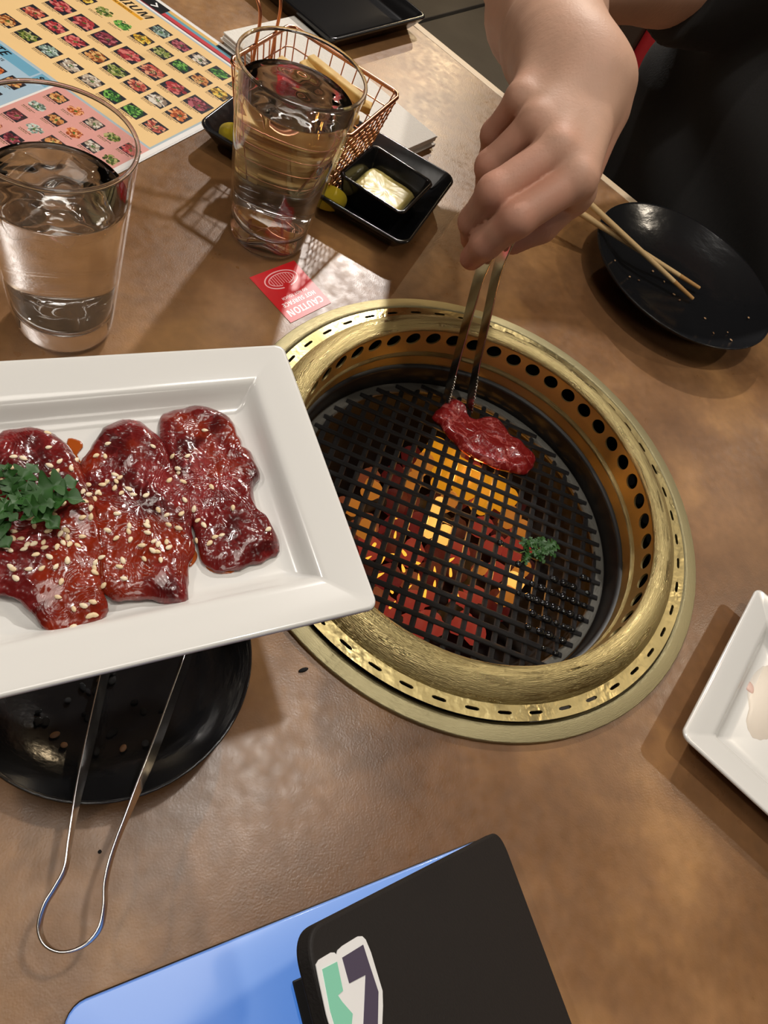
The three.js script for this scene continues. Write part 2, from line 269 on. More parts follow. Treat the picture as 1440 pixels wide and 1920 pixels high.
// the grate: each wire a part
const NET_Y = -0.0495;
{
  const t = thing('grill_grate', 'round blackened crosshatch iron grate inside the brass grill', 'grate', V(GR.x, NET_Y, GR.z));
  const e1 = V(0.978, 0, -0.209), e2 = V(0.209, 0, 0.978), pitch = 0.01245, RR = 0.1335;
  part('outer_ring', lathe([[0.1372, -0.003], [0.1372, 0.0005], [0.136, 0.0012], [0.130, 0.0008], [0.1285, -0.001], [0.129, -0.003], [0.1372, -0.003]]), M.greyRing, t, 'grey worn metal outer ring');
  const base = new THREE.CylinderGeometry(1, 1, 1, 8).rotateZ(Math.PI / 2);
  for (const [d, n, dy] of [[e1, e2, 0.0008], [e2, e1, -0.0008]]) for (let k = -10; k <= 10; k++) {
    const off = (k + 0.3) * pitch; if (Math.abs(off) > RR - 0.004) continue;
    const half = Math.sqrt(RR * RR - off * off), r = rng(k * 31 + (dy > 0 ? 7 : 99));
    const w = part('grate_wire', base, M.blackIron, t);
    w.scale.set(2 * half, 0.0015, 0.0022 + 0.0003 * r()); w.position.copy(n).multiplyScalar(off + (r() - 0.5) * 0.0008); w.position.y = dy; w.rotation.y = Math.atan2(-d.z, d.x) + (r() - 0.5) * 0.008;
  }
  // burnt grease beads clinging to the wires, too many and small to count
  const r = rng(5), bead = new THREE.InstancedMesh(new THREE.IcosahedronGeometry(1, 2), phy({ color: lin(0.006, 0.006, 0.007), roughness: 0.12 }), 90), m = new THREE.Matrix4();
  for (let k = 0; k < 90; k++) {
    const px = lerp(985, 1100, r()), py = lerp(1090, 1215, r()), q = pix(px, py, NET_Y).sub(V(GR.x, NET_Y, GR.z)); if (q.length() > 0.127) q.setLength(0.125 * r() ** 0.3);
    const a = Math.round(q.dot(e2) / pitch - 0.3), along = q.dot(e1), s = 0.0012 + 0.0018 * r();
    const p = e1.clone().multiplyScalar(along).addScaledVector(e2, (a + 0.3) * pitch); m.makeScale(s * 1.3, s * 0.9, s * 1.2); m.setPosition(p.x, 0.0018, p.z); bead.setMatrixAt(k, m);
  }
  bead.name = 'grease_beads'; bead.userData.kind = 'stuff'; bead.userData.label = 'shiny black burnt grease beads'; shadows(bead); t.add(bead);
}
// burner, glowing coals and flames below the grate
const emis = (r, g, b, k) => std({ color: lin(0.02, 0.01, 0.008), emissive: lin(r, g, b), emissiveIntensity: k, roughness: 1 });
{
  const t = thing('gas_burner', 'ring gas burner with small yellow flame jets beneath the grate', 'burner', V(GR.x, 0, GR.z));
  part('burner_tube', new THREE.TorusGeometry(0.06, 0.007, 12, 60).rotateX(Math.PI / 2).translate(-0.012, -0.118, 0.012), M.soot, t);
  part('feed_pipe', rod(V(0.05, -0.118, 0.012), V(0.133, -0.118, 0.03), 0.006, 12), M.soot, t);
  const jetM = emis(1, 0.42, 0.04, 1.7);
  const jets = [[738, 972], [741, 1003], [700, 1024], [734, 1040], [715, 1052], [757, 1036], [785, 1030], [782, 1056], [756, 1066], [707, 1080], [785, 1085], [815, 1072], [845, 1073], [845, 1050], [765, 1102], [734, 1108], [796, 1115], [815, 1095], [858, 1118], [735, 1135], [687, 1048], [764, 995], [755, 908], [840, 1085]];
  const jg = lathe([[0, -0.006], [0.0016, -0.005], [0.0019, -0.002], [0.0014, 0.003], [0.0005, 0.007], [0, 0.008]], 10);
  jets.forEach(([x, y], i) => { const r = rng(i + 3), p = pix(x, y, -0.098), j = part('flame_jet', jg, jetM, t); j.position.set(p.x - GR.x, -0.098, p.z - GR.z); j.rotation.set((r() - 0.5) * 1.3, r() * 6, (r() - 0.5) * 1.3 - 0.7); j.scale.setScalar(0.55 + 0.35 * r()); j.castShadow = false; });
  const coalG = [0, 1, 2].map((s) => { const g = mergeVertices(new THREE.IcosahedronGeometry(1, 2).deleteAttribute('uv').deleteAttribute('normal')), p = g.attributes.position; for (let i = 0; i < p.count; i++) { const a = [p.getX(i), p.getY(i), p.getZ(i)], n = 0.72 + 0.5 * noise3(a[0] * 1.6 + s * 9, a[1] * 1.6, a[2] * 1.6 + 4); p.setXYZ(i, a[0] * n, a[1] * n * 0.75, a[2] * n); } g.computeVertexNormals(); return planarUV(g); });
  const coalM = [[0.28, 0.02, 0.016, 0.4], [0.2, 0.016, 0.014, 0.26], [0.5, 0.05, 0.03, 0.52], [0.4, 0.09, 0.03, 0.42], [0.12, 0.018, 0.016, 0.22]].map((a) => emis(...a));
  const r = rng(77), spots = [];
  for (let gx = 0; gx < 9; gx++) for (let gy = 0; gy < 8; gy++) { const x = 655 + gx * 40 + (r() - 0.5) * 26, y = 850 + gy * 46 + (r() - 0.5) * 26; if (Math.hypot((x - 815) / 185, (y - 1015) / 185) < 1) spots.push([x, y]); }
  spots.forEach(([x, y]) => {
    const p = pix(x, y, -0.116), c = solo('glowing_coal', coalG[Math.floor(r() * 3)], coalM[y > 1100 && x > 760 && x < 930 ? 2 : x < 730 && y < 1000 ? 3 : Math.floor(r() * 4.99)], 'small glowing red lump of coal in the fire pot under the grate', 'coal', 'glowing coals under the grate');
    c.position.set(p.x, -0.118, p.z); c.rotation.set(r() * 6, r() * 6, r() * 6); c.scale.setScalar(0.0105 + 0.004 * r());
  });
  // tall flames licking up below the meat
  const flameM = [emis(1, 0.37, 0.012, 0.66), emis(1, 0.32, 0.04, 0.42), emis(1, 0.5, 0.1, 1.3)];
  const fl = (x, y, w, hgt, mi, lean = 0) => {
    const p = pix(x, y, -0.078), rr = rng(x * 7 + y), pts = []; for (let i = 0; i <= 10; i++) { const s = i / 10; pts.push([Math.max(0.0001, w * (0.55 + 0.9 * s - 1.45 * s * s * s)), s * hgt]); } pts.unshift([0.0001, 0]);
    const g = lathe(pts, 18), q = g.attributes.position; for (let i = 0; i < q.count; i++) { const s = q.getY(i) / hgt, k = Math.sin(Math.atan2(q.getZ(i), q.getX(i)) * 3 + s * 4 + rr() * 0) * 0.18 + 1; q.setXYZ(i, q.getX(i) * k + lean * s * s * hgt, q.getY(i), q.getZ(i) * k); } g.computeVertexNormals();
    const f = solo('flame', g, flameM[mi], 'orange gas flame licking up beneath the grate', 'flame', 'flames under the grate'); f.castShadow = false; f.position.set(p.x, -0.078 - hgt * 0.75, p.z);
  };
  for (const a of [[822, 832, 0.012, 0.034, 0], [845, 852, 0.014, 0.036, 0], [870, 875, 0.015, 0.036, 0], [900, 890, 0.015, 0.034, 0], [935, 905, 0.015, 0.036, 0], [955, 925, 0.012, 0.03, 0], [840, 885, 0.012, 0.03, 0], [800, 860, 0.01, 0.028, 1], [915, 930, 0.012, 0.03, 0], [965, 960, 0.010, 0.028, 1], [985, 985, 0.009, 0.024, 1], [845, 930, 0.010, 0.026, 1], [815, 980, 0.0085, 0.026, 2], [838, 995, 0.009, 0.03, 2], [828, 940, 0.007, 0.022, 2], [970, 1085, 0.010, 0.03, 2], [985, 1060, 0.008, 0.026, 1], [958, 1110, 0.009, 0.026, 1], [905, 1060, 0.007, 0.02, 1], [700, 910, 0.010, 0.02, 1], [665, 940, 0.010, 0.02, 1], [690, 985, 0.009, 0.02, 1], [880, 905, 0.012, 0.03, 0], [780, 895, 0.009, 0.024, 1]]) fl(...a);
  for (const [x, y, k] of [[880, 890, 0.012], [825, 985, 0.008], [965, 1075, 0.006]]) { const L = new THREE.PointLight(lin(1, 0.42, 0.08), k, 0, 2), p = pix(x, y, -0.066); L.position.set(p.x, -0.066, p.z); L.castShadow = true; L.shadow.radius = 0.4; L.name = numbered('fire_light'); scene.add(L); }
}

// ------------------------------------------------------------------ builders for tableware and food
function orient(o, pos, xd) { o.position.copy(pos); o.rotation.y = Math.atan2(-xd.z, xd.x); return o; }
function outline(pts, n = 90) { return new THREE.CatmullRomCurve3(pts, true, 'centripetal').getSpacedPoints(n).slice(0, n); }
function slab(pts, y0, T, seed, bump = 1, rings = 16, center) { // a soft slice: outline in world x/z, domed and lumpy on top
  const o = outline(pts), c = center || o.reduce((a, p) => a.add(p), V(0, 0, 0)).divideScalar(o.length), R = [];
  R.push(o.map((p) => V(lerp(c.x, p.x, 0.5), y0, lerp(c.z, p.z, 0.5)))); R.push(o.map((p) => V(lerp(c.x, p.x, 0.985), y0, lerp(c.z, p.z, 0.985))));
  for (let k = 0; k <= rings; k++) {
    const t = 1 - (k / (rings + 0.5)) ** 1.6 * 0.98;
    R.push(o.map((p, i) => { const w = 1 + 0.012 * Math.sin(i * 1.7 + seed), x = lerp(c.x, p.x, t * (k ? 1 : w)), z = lerp(c.z, p.z, t * (k ? 1 : w)), prof = 0.22 + 0.78 * Math.min(1, ((1 - t) / 0.16)) ** 0.6; const n = noise3(x * 90 + seed, z * 90, seed) * 0.55 + noise3(x * 240, z * 240 + seed, seed) * 0.25 + noise3(x * 700, z * 700, seed) * 0.12; return V(x, y0 + T * (prof * (1 - bump * 0.45) + bump * prof * n * 1.1), z); }));
  }
  return loft(R);
}
function ribbon(pts, wid, thick, up, seg = 80) { // flat metal strip on edge along a curve; wid(s) is its height
  const cv = new THREE.CatmullRomCurve3(pts, false, 'centripetal'), R = [];
  for (let i = 0; i <= seg; i++) {
    const s = i / seg, p = cv.getPointAt(s), tg = cv.getTangentAt(s), u = up.clone().addScaledVector(tg, -up.dot(tg)).normalize(), sd = new THREE.Vector3().crossVectors(tg, u), w = wid(s) / 2, h = thick / 2, c = Math.min(h * 0.6, w * 0.3);
    R.push([[-w + c, -h], [w - c, -h], [w, -h + c], [w, h - c], [w - c, h], [-w + c, h], [-w, h - c], [-w, -h + c]].map(([a, b]) => p.clone().addScaledVector(u, a).addScaledVector(sd, b)));
  }
  return loft(R.map((r) => r.reverse()));
}
const meatMap = dataTex(512, 512, (u, v) => {
  const w = fbmT(u, v, 6, 4, 1) - 0.5, w2 = fbmT(u, v, 5, 3, 23) - 0.5, f = fbmT(u + 0.2 * w, v + 0.1 * w, 8, 4, 40), o = smooth(0.6, 0.73, fbmT(u + 0.12 * w, v, 4, 4, 12)), pink = smooth(0.52, 0.68, fbmT(u, v + 0.1 * w2, 5, 4, 300));
  const fibre = 0.5 + 0.5 * Math.sin((v * 60 + 26 * w + 9 * w2) * 6.283 / 2), vein = smooth(0.03, 0, Math.abs(fbmT(u + 0.2 * w, v + 0.2 * w2, 11, 4, 71) - 0.5)) * 0.5, dark = smooth(0.5, 0.3, f);
  let c = [lerp(0.44, 0.30, dark) + 0.05 * fibre * pink, lerp(0.085, 0.035, dark), lerp(0.085, 0.045, dark)];
  const pk = pink * (0.28 + 0.34 * fibre) + vein * 0.6; c = [lerp(c[0], 0.66, pk), lerp(c[1], 0.27, pk), lerp(c[2], 0.27, pk)];
  return [0.92 * lerp(c[0], 0.60, o * 0.7), 0.92 * lerp(c[1], 0.17, o * 0.7), 0.92 * lerp(c[2], 0.025, o * 0.7)];
});
const meatBump = dataTex(256, 256, (u, v) => { const w = fbmT(u, v, 4, 3, 5) - 0.5, n = 0.72 * fbmT(u + 0.1 * w, v, 9, 3, 4) + 0.05 * (0.5 + 0.5 * Math.sin((v * 18 + 13 * w) * 6.283)) + 0.23 * fbmT(u, v, 34, 2, 6); return [n, n, n]; }, false);
const meatM = phy({ map: rep(meatMap, 8), bumpMap: rep(meatBump, 14), bumpScale: 0.0022, roughness: 0.25, clearcoat: 1, clearcoatRoughness: 0.07 });
const rawM = phy({ map: rep(dataTex(256, 256, (u, v) => { const w = fbmT(u, v, 4, 3, 2) - 0.5, s = Math.abs(fbmT(u + 0.3 * w, v, 9, 4, 8) - 0.5), f = smooth(0.07, 0, s); return [lerp(0.53, 0.74, f), lerp(0.09, 0.38, f), lerp(0.10, 0.36, f)]; }), 18), bumpMap: rep(meatBump, 40), bumpScale: 0.0008, roughness: 0.28, clearcoat: 0.7, clearcoatRoughness: 0.1 });
const glazeM = phy({ color: lin(0.36, 0.07, 0.008), roughness: 0.12, clearcoat: 1, clearcoatRoughness: 0.05 });
const PLATE = [[0.05, -0.0195], [0.034, -0.02], [0.032, -0.018], [0.012, -0.0075], [0.0015, -0.0032], [0, -0.0014], [0.0005, 0], [0.002, 0.0004], [0.010, -0.0012], [0.0175, -0.0026], [0.0198, -0.0033], [0.0216, -0.0045], [0.0236, -0.0070], [0.0257, -0.0098], [0.0283, -0.0121], [0.032, -0.0133], [0.037, -0.0135], [0.05, -0.0135]];
const PW = 0.236, PD = 0.1535;

// ------------------------------------------------------------------ plate of marinated beef, held over the table by the photographer
const PH = 0.12, WELL = PH - 0.0135;
{
  const c1 = pix(531, 644, PH), c2 = pix(712, 1141, PH), d = c2.clone().sub(c1).normalize(), xd = V(d.z, 0, -d.x), mid = c1.clone().add(c2).multiplyScalar(0.5);
  const t = thing('serving_plate', 'white rectangular porcelain plate carrying three slices of glazed raw beef', 'plate');
  orient(t, mid.addScaledVector(xd, -PW / 2), xd); part('plate_body', dishGeo(PW, PD, 0.005, PLATE), M.porcelain, t);
  const cp = (x, y, h) => pix(x / 2.571, 720 + y / 2.571, h);
  const A = [[-60, 330], [0, 225], [100, 200], [190, 205], [270, 240], [330, 290], [368, 345], [392, 400], [430, 480], [480, 600], [512, 720], [512, 820], [500, 930], [505, 1010], [522, 1060], [500, 1130], [440, 1160], [350, 1190], [270, 1208], [210, 1170], [150, 1100], [90, 1040], [30, 1012], [-60, 990], [-100, 660]];
  const B = [[388, 372], [430, 310], [480, 230], [520, 185], [620, 160], [680, 175], [725, 215], [775, 255], [830, 340], [885, 430], [935, 520], [940, 610], [925, 680], [935, 750], [945, 800], [915, 860], [910, 950], [897, 1052], [780, 1050], [700, 1030], [620, 1040], [545, 1035], [490, 1000], [460, 880], [440, 700], [400, 520]];
  const C = [[772, 150], [800, 130], [860, 112], [930, 95], [1000, 105], [1080, 140], [1130, 190], [1150, 245], [1172, 268], [1165, 290], [1203, 312], [1232, 370], [1258, 450], [1228, 480], [1232, 560], [1262, 640], [1322, 700], [1352, 762], [1342, 812], [1290, 842], [1200, 872], [1110, 897], [1040, 895], [985, 865], [955, 790], [930, 690], [880, 560], [820, 420], [775, 290]];
  const S = [], T = 0.0062;
  [[C, 0.0002, 'glazed raw beef slice nearest the plate rim, with an orange fatty left side', 31], [B, 0.0016, 'glazed raw beef slice between the two other slices on the white plate', 57], [A, 0.003, 'glazed raw beef slice with the parsley sprig lying on it', 93]].forEach(([o, dy, label, seed]) => {
    const y = WELL + dy, m = solo('beef_slice', slab(o.map(([x, z]) => cp(x, z, y + 0.003)), y, T - dy * 0.3, seed), meatM, label, 'meat', 'beef slices on the white plate'); S.push(m);
  });
  const sc = [[[958, 780], [1000, 890], [1060, 912], [1130, 902], [1100, 850], [1020, 800]], [[330, 260], [390, 275], [400, 300], [372, 345], [395, 390], [340, 370]], [[930, 790], [952, 820], [946, 850], [915, 880], [905, 850]], [[400, 380], [440, 470], [470, 560], [420, 540], [390, 440]], [[180, 185], [215, 180], [235, 205], [200, 215]]];
  sc.forEach((o, i) => { const g = solo('sauce_puddle', slab(o.map(([x, z]) => cp(x, z, WELL + 0.0006)), WELL + 0.0001, i === 3 ? 0.004 : 0.0008, 7 + i, 0.1, 6), glazeM, ['orange marinade puddle at the lower tip of the beef nearest the rim', 'thin orange marinade smear beside the parsley slice', 'small marinade drip between two beef slices', 'orange marinade filling the gap between two beef slices', 'faint marinade spot above the parsley slice'][i], 'sauce'); g.castShadow = false; });
  const drop = solo('sauce_drop', slab([[1070, 100], [1080, 98], [1085, 106], [1076, 114]].map(([x, z]) => cp(x, z, WELL)), WELL + 0.0001, 0.0005, 3, 0.1, 3), glazeM, 'single brown sauce drop on the plate beside the beef', 'sauce'); drop.castShadow = false;
  const drop2 = solo('sauce_drop', slab([[387, 662], [391, 660], [394, 664], [390, 667]].map(([x, y]) => pix(x, y, PH - 0.001)), PH - 0.0011, 0.0005, 5, 0.1, 3), glazeM, 'tiny brown sauce speck on the raised rim of the beef plate', 'sauce'); drop2.castShadow = false;
  // sesame seeds, each where the photograph shows it
  const seeds = [[230, 235], [235, 305], [65, 350], [113, 358], [50, 400], [238, 392], [288, 372], [343, 405], [255, 430], [275, 420], [148, 420], [370, 365], [235, 472], [520, 287], [737, 300], [463, 345], [507, 348], [555, 437], [578, 450], [515, 473], [493, 485], [560, 468], [425, 485], [470, 522], [400, 518], [428, 532], [458, 553], [478, 525], [553, 500], [585, 525], [620, 505], [643, 533], [705, 536], [410, 565], [437, 598], [308, 577], [565, 625], [398, 643], [438, 640], [263, 605], [258, 628], [272, 650], [263, 670], [145, 647], [165, 685], [68, 710], [233, 708], [290, 722], [320, 705], [325, 738], [398, 735], [100, 745], [62, 742], [130, 775], [115, 795], [162, 770], [210, 762], [215, 788], [275, 785], [305, 765], [335, 772], [375, 778], [48, 800], [172, 822], [237, 832], [50, 880], [60, 890], [138, 892], [202, 888], [270, 880], [325, 850], [75, 935], [295, 953], [500, 970], [597, 937], [280, 1027], [355, 1083], [402, 1068], [447, 1050], [432, 1118], [455, 1113], [352, 1170], [518, 705], [623, 683], [620, 710], [560, 743], [628, 750], [710, 665], [708, 682], [710, 716], [683, 778], [742, 757], [763, 772], [735, 802], [760, 808], [803, 760], [815, 787], [695, 843], [775, 848], [490, 835], [460, 860], [455, 888], [458, 908], [575, 880], [592, 850], [812, 678], [862, 695], [803, 632], [763, 607], [875, 625], [890, 558], [817, 463], [857, 408], [857, 430], [883, 470], [831, 348], [905, 346], [988, 223], [1020, 496], [935, 602], [953, 657], [983, 680], [947, 755], [1010, 767], [1037, 737], [1070, 728], [1123, 597], [1293, 700], [12, 470], [5, 765], [20, 780]];
  const sg = new THREE.SphereGeometry(1, 10, 8), sp = sg.attributes.position; for (let i = 0; i < sp.count; i++) { const x = sp.getX(i), k = 1 - 0.32 * smooth(-0.2, 1, x); sp.setXYZ(i, x * 0.00165, sp.getY(i) * 0.00062 * k, sp.getZ(i) * 0.00105 * k); } sg.computeVertexNormals();
  const rc = new THREE.Raycaster(), r = rng(12); S.forEach((m) => m.updateMatrixWorld());
  const pale = std({ color: lin(0.86, 0.72, 0.5), roughness: 0.5 });
  for (const [x, y] of seeds) {
    const dir = rayDir(x / 2.571, 720 + y / 2.571).normalize(); rc.set(camera.position, dir); const hit = rc.intersectObjects(S, false)[0]; if (!hit) continue;
    const s = solo('sesame_seed', sg, r() < 0.5 ? M.sesame : pale, 'tiny pale sesame seed sprinkled on the glazed beef', 'sesame seed', 'sesame seeds on the beef');
    s.position.copy(hit.point).addScaledVector(dir, -0.0003); const n = hit.face.normal.clone(); if (n.y < 0) n.negate(); n.lerp(V(0, 1, 0), 0.5).normalize();
    s.quaternion.setFromUnitVectors(V(0, 1, 0), n).multiply(new THREE.Quaternion().setFromAxisAngle(V(0, 1, 0), r() * 6.28)); s.scale.setScalar(0.92 + 0.22 * r());
  }
  // parsley sprig: stem and lobed leaves
  leafSprig('parsley_sprig', 'fresh green curly parsley sprig lying on the glazed beef', cp(75, 590, WELL + 0.012), 1.0);
}
function leafGeo(seed) { // a lobed leaf in x/z, tip towards +x, 1 long, gently cupped
  const r = rng(seed), pos = [], idx = [], N = 30, C = 4, ph = r() * 0.4, lay = (N + 1) * (2 * C + 1);
  for (const th of [0, -0.012]) for (let i = 0; i <= N; i++) { const s = i / N, w = 0.43 * Math.sin(Math.PI * Math.min(1, s * 0.96 + 0.03)) ** 0.75 * (0.2 + 0.8 * Math.abs(Math.cos(4.5 * Math.PI * (s + ph * 0.1)))) * (1 - 0.35 * s); for (let c = -C; c <= C; c++) { const q = c / C, x = s - 0.16 * Math.abs(q) * (1 - s) + 0.13 * Math.abs(q) * w, z = q * w; pos.push(x, th + 0.2 * x * (1 - x * 1.1) + 0.3 * Math.abs(z) + 0.05 * Math.sin(9 * x + seed) * Math.abs(q), z); } }
  for (let l = 0; l < 2; l++) for (let i = 0; i < N; i++) for (let c = 0; c < 2 * C; c++) { const a = l * lay + i * (2 * C + 1) + c, b = a + 1, d = a + 2 * C + 1, e = d + 1; l ? idx.push(a, d, b, b, d, e) : idx.push(a, b, d, b, e, d); }
  const g = new THREE.BufferGeometry(); g.setAttribute('position', new THREE.Float32BufferAttribute(pos, 3)); g.setIndex(idx); g.computeVertexNormals(); return planarUV(g);
}
function leafSprig(name, label, pos, k) {
  const t = thing(name, label, 'herb', pos), a0 = Math.atan2(-camR.z, camR.x), gs = [1, 2, 3].map(leafGeo); // local x runs to the right of the picture
  const T = new THREE.Group(); t.rotation.y = a0;
  const stem = (a, b) => part('stem', rod(a, b, 0.0007 * k, 6), M.stem, t);
  const L = (x, z, ang, len, y = 0, i = 0, tilt = 0.1) => { const l = part('leaf', gs[i % 3], M.leaf, t); l.position.set(x * k, y * k, z * k); l.scale.set(len * k, len * k, len * k * 1.05); l.rotation.set(tilt * ((i % 3) - 1), ang, tilt, 'YXZ'); };
  stem(V(-0.032 * k, -0.004 * k, 0.022 * k), V(-0.012 * k, 0.0, 0.004 * k)); stem(V(-0.012 * k, 0, 0.004 * k), V(0.004 * k, 0.002 * k, -0.004 * k)); stem(V(-0.03 * k, -0.004 * k, 0.006 * k), V(-0.01 * k, 0.001 * k, 0.0));
  L(0.002, -0.004, 0.05, 0.024, 0.002, 0); L(0.002, -0.002, -0.55, 0.02, 0.001, 1); L(-0.004, -0.004, 1.1, 0.018, 0.002, 2); L(-0.008, 0.002, -1.15, 0.016, 0.0, 0); L(-0.012, -0.002, 1.9, 0.016, 0.001, 1); L(-0.02, 0.002, 2.6, 0.016, 0.0, 2); L(-0.018, 0.006, -2.2, 0.016, -0.001, 0); L(0.004, -0.005, 0.5, 0.02, 0.003, 2); L(-0.024, 0.012, -1.7, 0.014, -0.002, 1); L(-0.01, 0.006, -0.8, 0.018, -0.001, 2); L(-0.026, -0.002, 1.6, 0.014, 0, 1);
  for (let i = 0; i < 9; i++) L(-0.022 + 0.0033 * i, (i % 3 - 1) * 0.004 - 0.001, i * 2.4, 0.0125, 0.003 + 0.001 * (i % 3), i, 0.3);
  return t;
}
// ------------------------------------------------------------------ second plate, emptied
{
  const h = 0.0205, c1 = pix(1420, 1101, h), c2 = pix(1278, 1375, h), d = c2.clone().sub(c1).normalize(), xd = V(d.z, 0, -d.x), mid = c1.clone().add(c2).multiplyScalar(0.5);
  const t = thing('serving_plate', 'emptied white rectangular plate with thin meat juice residue, standing on the table', 'plate'); orient(t, mid.addScaledVector(xd, PW / 2).setY(h), xd);
  part('plate_body', dishGeo(PW, PD, 0.006, PLATE), M.porcelain, t);
  const film = (c, a) => phy({ color: c, roughness: 0.2, transparent: true, opacity: a }), pp = (l) => l.map(([x, y]) => pix(1240 + x / 4, 1060 + y / 4, 0.0075));
  [[pp([[660, 830], [720, 770], [840, 760], [900, 860], [850, 960], [820, 1080], [850, 1220], [800, 1300], [690, 1290], [640, 1180], [660, 1060], [640, 930]]), film(lin(0.6, 0.42, 0.24), 0.16), 'dried beige meat juice smear on the emptied plate'], [pp([[580, 800], [630, 840], [690, 900], [690, 960], [640, 930]]), film(lin(0.62, 0.16, 0.1), 0.22), 'red meat juice streak on the emptied plate']].forEach(([o, m, label], i) => solo('juice_smear', slab(o, 0.00702 + i * 0.0002, 0.0002, 3, 0, 3), m, label, 'residue').castShadow = false);
}
// ------------------------------------------------------------------ glasses of iced water
const gOut = (y) => 0.0307 + (0.0449 - 0.0307) * y / 0.14;
{
  const prof = [[0.0001, 0.0006], [0.022, 0.0006], [0.0265, 0.0001], [0.0292, 0.0008], [0.0303, 0.003], [gOut(0.008), 0.008]]; for (let i = 1; i <= 12; i++) { const y = 0.008 + i * 0.0108; prof.push([gOut(y), y]); }
  prof.push([0.0449, 0.1386], [0.0446, 0.1397], [0.0438, 0.1401], [0.0430, 0.1397], [0.0427, 0.1386]); for (let i = 12; i >= 0; i--) { const y = 0.019 + i * 0.0098; prof.push([gOut(y) - 0.0021, y]); } prof.push([0.0285, 0.0155], [0.024, 0.0138], [0.012, 0.0132], [0.0001, 0.013]);
  const gg = lathe(prof.slice(4, -3).filter((a) => a[1] < 0.139), 72), gb = lathe([[0.0001, 0.0012], [0.02, 0.0010], [0.024, 0.0003], [0.0272, 0.0003], [0.0292, 0.0014], [0.0301, 0.004], [gOut(0.01) - 0.0006, 0.01], [gOut(0.018) - 0.0012, 0.018], [0.0296, 0.0196], [0.027, 0.0188], [0.02, 0.0180], [0.0001, 0.0176]], 72);
  const waterGeo = (lev, seed) => {
    const p = [[0.0001, 0.0179], [0.02, 0.0183], [0.027, 0.0191], [0.0297, 0.0201]]; for (let i = 0; i <= 10; i++) { const y = lerp(0.0225, lev, i / 10); p.push([gOut(y) - 0.0020, y]); } const R = gOut(lev) - 0.0020; for (let i = 1; i <= 14; i++) p.push([Math.max(0.0001, R * (1 - i / 14)), lev - 0.0008 * smooth(0, 0.15, i / 14)]);
    const g = lathe(p, 72), q = g.attributes.position; for (let i = 0; i < q.count; i++) { const x = q.getX(i), z = q.getZ(i), r = Math.hypot(x, z); if (q.getY(i) > lev - 0.002 && r < R * 0.97) q.setY(i, q.getY(i) + (noise3(x * 130 + seed, z * 130, 2) - 0.5) * 0.0022 * smooth(R, R * 0.7, r)); } g.computeVertexNormals(); return g;
  };
  const iceG = (seed) => { const g = mergeVertices(new RoundedBoxGeometry(0.021, 0.013, 0.017, 3, 0.004).deleteAttribute('uv').deleteAttribute('normal'), 1e-5), p = g.attributes.position; for (let i = 0; i < p.count; i++) { const a = V(p.getX(i), p.getY(i), p.getZ(i)), n = 1 + (noise3(a.x * 150 + seed, a.y * 150, a.z * 150) - 0.5) * 0.35; p.setXYZ(i, a.x * n, a.y * n, a.z * n); } g.computeVertexNormals(); return g; };
  [[V(-0.25414, 0, -0.27601), 0.106, 'next to the plate of beef', 4], [V(-0.20544, 0, -0.45792), 0.120, 'in front of the copper fry basket', 23]].forEach(([c, lev, where, seed], k) => {
    const t = thing('water_glass', `clear tapered pint glass of iced water ${where}`, 'glass', c, 'glasses of iced water'); part('tumbler_wall', gg, M.glass, t); part('rim', new THREE.TorusGeometry(0.0438, 0.0013, 12, 72).rotateX(Math.PI / 2).translate(0, 0.1392, 0), M.glassSolid, t, 'rounded glass lip'); part('tumbler_base', gb, M.glassSolid, t, 'thick clear glass base');
    const w = solo('drinking_water', waterGeo(lev, seed), M.water, `clear water filling the pint glass ${where}`, 'water', 'water in the glasses'); w.position.copy(c);
    const r = rng(seed); const n = k ? 3 : 5;
    for (let i = 0; i < n; i++) { const a = i / n * 6.28 + r(), d = i === n - 1 ? 0.004 : 0.0225, ic = solo('ice_piece', iceG(seed + i * 5), M.ice, `rounded clear ice piece afloat in the glass ${where}`, 'ice', `ice in the glass ${where}`); ic.position.set(c.x + d * Math.cos(a), lev - 0.0035 - (i % 2) * 0.003, c.z + d * Math.sin(a)); ic.rotation.set(r() - 0.5, r() * 6, r() - 0.5); }
  });
}
